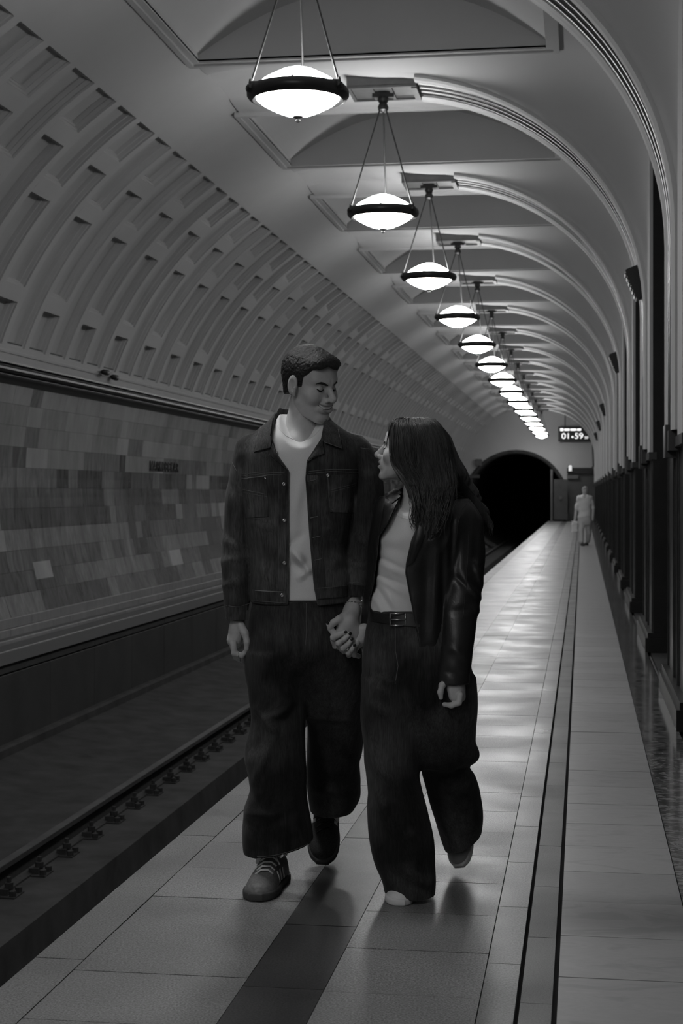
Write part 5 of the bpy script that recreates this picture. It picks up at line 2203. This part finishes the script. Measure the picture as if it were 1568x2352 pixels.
def lock(pts, r, wave=0.0):
    """pts in picture positions (px, py, depth)"""
    P = [Vector(W.at(*q)) for q in pts]
    out = []
    n = 22
    ph, fr = rh.uniform(0, 6.28), rh.uniform(1.6, 2.6)
    for i in range(n + 1):
        t = i / n * (len(P) - 1)
        k = min(int(t), len(P) - 2)
        u = t - k
        p0, p1, p2, p3 = P[max(k - 1, 0)], P[k], P[k + 1], P[min(k + 2, len(P) - 1)]
        q = 0.5 * ((2 * p1) + (p2 - p0) * u + (2 * p0 - 5 * p1 + 4 * p2 - p3) * u * u + (3 * p1 - p0 - 3 * p2 + p3) * u ** 3)
        a_ = wave * max(0.0, (i / n - .35)) / .65
        q = q + Vector((math.sin(ph + fr * 6.28 * i / n), .5 * math.cos(ph + fr * 6.28 * i / n), 0)) * a_
        out.append(q)
    rr = [r * (0.4 + 0.6 * math.sin(math.pi * min(1, 0.15 + 0.8 * i / n))) * (1 if i < n else .2) for i in range(n + 1)]
    locks.tube(out, rr, 4, False)


def dep(px, py, e=.0):
    x, _, z = W.at(px, py, -.09)
    h_ = hr_b.ray_cast(Vector((x, -1.5, z)), Vector((0, 1, 0)))
    return (h_[0].y if h_[0] is not None else -.02) + e


for i in range(330):
    u = rh.random()
    x0 = 897 + 108 * u + rh.uniform(-3, 3)
    x1 = 893 + 138 * u + rh.uniform(-4, 4)
    x2 = 898 + 144 * u + rh.uniform(-5, 5)
    x3 = 926 + 122 * u + rh.uniform(-5, 5)
    yend = rh.uniform(1130, 1244)
    x4 = 946 + 92 * u + rh.uniform(-8, 8)
    x5 = 952 + 70 * u + rh.uniform(-14, 14)
    ys = [959.5 + rh.uniform(-1, 1), 966 + rh.uniform(0, 6), 1005, 1060, 1108, (1108 + yend) / 2, yend]
    xs = [946 + .55 * (x0 - 946), x0, x1, x2, x3, x4, x5]
    e = rh.uniform(-.0035, .0015)
    dd = [dep(a_, b_, e) for a_, b_ in zip(xs, ys)]
    dd[0] = rh.uniform(-.02, .03)
    for q in (5, 6):
        if ys[q] > 1150:
            dd[q] = min(dd[q], -.125 + rh.uniform(-.01, .005))
    lock(list(zip(xs, ys, dd)), rh.uniform(.0007, .0019), rh.uniform(.002, .009))
# wisps along the cheek and on the chest
for i in range(30):
    j, k = rh.uniform(-1, 1), rh.uniform(0, 1)
    lock([(893 + 5 * k, 1030, dep(897, 1030) - .002), (897 + 8 * k, 1064, dep(903, 1064) - .002), (914 + 12 * k, 1092, -.085), (934 + 10 * k + 4 * j, 1124, -.098), (946 + 12 * k + 6 * j, 1160, -.115), (944 + 16 * k + 9 * j, 1192, -.135), (950 + 18 * k + 12 * j, 1200 + 26 * rh.random(), -.14)], rh.uniform(.0006, .0014), rh.uniform(.003, .010))
# over the shoulder behind
for i in range(150):
    j, k = rh.uniform(-1, 1), rh.uniform(0, 1)
    path = [(985 + 14 * k, 962), (1012 + 8 * k, 990 + 8 * k), (1026 + 6 * k, 1040), (1042 + 8 * j, 1086), (1066 + 11 * j, 1122), (1090 + 12 * j, 1152), (1108 + 11 * j, 1182), (1117 + 12 * j, 1200 + 12 * k), (1116 + 13 * j, 1208 + 24 * k)]
    back = [.0, .0, .0, .03, .05, .07, .085, .085, .08]
    pp = []
    for (px, py), bk_ in zip(path, back):
        x, _, z = W.at(px, py, .03)
        h_ = hr_b.ray_cast(Vector((x, -1.5, z)), Vector((0, 1, 0)))
        pp.append((px, py, (h_[0].y if h_[0] is not None else bk_) - rh.uniform(-.001, .003)))
    lock(pp, rh.uniform(.0007, .0017), rh.uniform(.002, .009))
for i in range(14):
    j = rh.uniform(-1, 1)
    lock([(903 + 4 * j, 970, dep(904, 974)), (896 + 2 * j, 985, dep(898, 985)), (890 + 2 * j, 1010, -.03 + .01 * j), (888 + 3 * j, 1036, -.02), (894 + 4 * j, 1064, -.03)], rh.uniform(.0005, .0010), .002)
tag(locks.build('hair_locks', 'hair_woman', hr, True), kind='stuff')


# ------------------------------------------------------------------ the far pedestrian
FP = Person(1339, 39.5)
far = empty('person', FP.origin, 'distant pedestrian in pale shirt and light trousers carrying a white bag', 'person', None, YAW)
fh = FP.at(1339, 1251)[2]
dz = -fh


def fat(px, py, dy=0.0):
    q = FP.at(px, py, dy)
    return (q[0], q[1], q[2] + dz)


def frows(lst):
    out = []
    for (py, xl, xr, dy, ry) in lst:
        a, b_ = fat(xl, py), fat(xr, py)
        out.append((a[2], (a[0] + b_[0]) / 2, dy, (b_[0] - a[0]) / 2, ry))
    return spline_rows(out)


FT = frows([(1187, 1326, 1356, 0, .11), (1170, 1328, 1357, 0, .11), (1150, 1326, 1358, 0, .11), (1138, 1329, 1356, 0, .10), (1134, 1336, 1350, 0, .07)])


def far_body(x, y, z):
    F = ell(x, y, z, fat(1343, 1125.5), (.066, .08, .095))
    F = smin(F, rcone(x, y, z, fat(1343, 1130), fat(1342, 1140), .045, .05), .02)
    F = smin(F, chain(x, y, z, [fat(1329, 1142), fat(1323, 1168, .02), fat(1320, 1192, -.05)], [.05, .04, .03], .02), .02)
    F = smin(F, chain(x, y, z, [fat(1356, 1142), fat(1362, 1165, .03), fat(1361, 1188, -.03)], [.05, .04, .03], .02), .02)
    F = smin(F, chain(x, y, z, [fat(1335, 1190), fat(1334, 1220, -.1), fat(1334, 1246, -.2)], [.06, .045, .035], .02), .02)
    F = smin(F, chain(x, y, z, [fat(1350, 1190), fat(1351, 1220, .1), fat(1349, 1244, .25)], [.06, .045, .035], .02), .02)
    F = smin(F, vloft(x, y, z, FT, -.03), .03)
    F = smin(F, ell(x, y, z, fat(1319, 1195, -.05), (.028, .03, .045)), .01)
    return smin(F, ell(x, y, z, fat(1361, 1191, -.03), (.028, .03, .045)), .01)


V, Q = sculpt(far_body, (-.32, -.35, -.01), (.36, .40, 1.60), .011, 1)
np_mesh('body', [(V, Q)], 'skin_man', far)


def far_shirt(x, y, z):
    F = vloft(x, y, z, FT)
    for a, b_ in ((fat(1330, 1141), fat(1324, 1166, .02)), (fat(1355, 1141), fat(1361, 1164, .03))):
        F = smin(F, rcone(x, y, z, a, b_, .062, .055), .02)
    return smax(F + ripple(x, y, z, .006, 1.0), -ell(x, y, z, fat(1343, 1134, -.09), (.05, .05, .09)), .01)


V, Q = sculpt(far_shirt, (-.35, -.2, .55), (.38, .22, 1.45), .011, 1)
np_mesh('shirt', [(V, Q)], 'far_cloth', far)


def far_trousers(x, y, z):
    F = vloft(x, y, z, frows([(1182, 1327, 1357, 0, .11), (1196, 1327, 1358, 0, .11), (1204, 1330, 1356, 0, .08)]))
    F = smin(F, chain(x, y, z, [fat(1335, 1196), fat(1334, 1220, -.08), fat(1334, 1242, -.17)], [.085, .068, .06], .02), .02)
    F = smin(F, chain(x, y, z, [fat(1350, 1196), fat(1351, 1220, .1), fat(1350, 1240, .22)], [.085, .068, .06], .02), .02)
    return F + ripple(x, y, z, .005, 1.0)


V, Q = sculpt(far_trousers, (-.30, -.3, .05), (.33, .36, .9), .011, 1)
np_mesh('trousers', [(V, Q)], 'far_trousers', far)
V, Q = sculpt(lambda x, y, z: np.maximum(ell(x, y, z, fat(1343, 1123, .008), (.075, .088, .09)), (fat(1343, 1124)[2] - z) - .9 * (y + .03)), (-.1, -.15, 1.25), (.2, .15, 1.6), .010, 0)
np_mesh('hair', [(V, Q)], 'shoe_grey', far)
for (px, py, dy) in ((1334, 1249, -.2), (1349, 1247, .25)):
    V, Q = sculpt(lambda x, y, z: smax(ell(x, y, z, (fat(px, py)[0], dy - .07, .02), (.05, .13, .06)), -z, .01), (-.2, -.5, -.02), (.3, .5, .12), .012, 1)
    np_mesh('shoe', [(V, Q)], 'suede_dark', far)


def bagf(x, y, z):
    c = fat(1319, 1207, -.06)
    d_ = np.maximum(np.abs(x - c[0]) - .07 - .02 * (c[2] - z), np.maximum(np.abs(y - c[1]) - .05, np.abs(z - c[2]) - .13))
    return smax(d_, d_ - .01, .01) + ripple(x, y, z, .006, 1.6)


V, Q = sculpt(bagf, (-.40, -.2, .3), (-.05, .1, .8), .011, 1)
bag = np_mesh('carrier_bag', [(V, Q)], 'bag_white')
bag.location = FP.origin
bag.rotation_euler = (0, 0, YAW)
tag(bag, 'white carrier bag hanging from the hand of the distant pedestrian', 'bag')
hb = MB().tube([fat(1317, 1200, -.06), fat(1318, 1194, -.06), fat(1320, 1192, -.06), fat(1321, 1194, -.06), fat(1322, 1200, -.06)], .008, 6, False)
hb.build('handles', 'bag_white', bag, True)
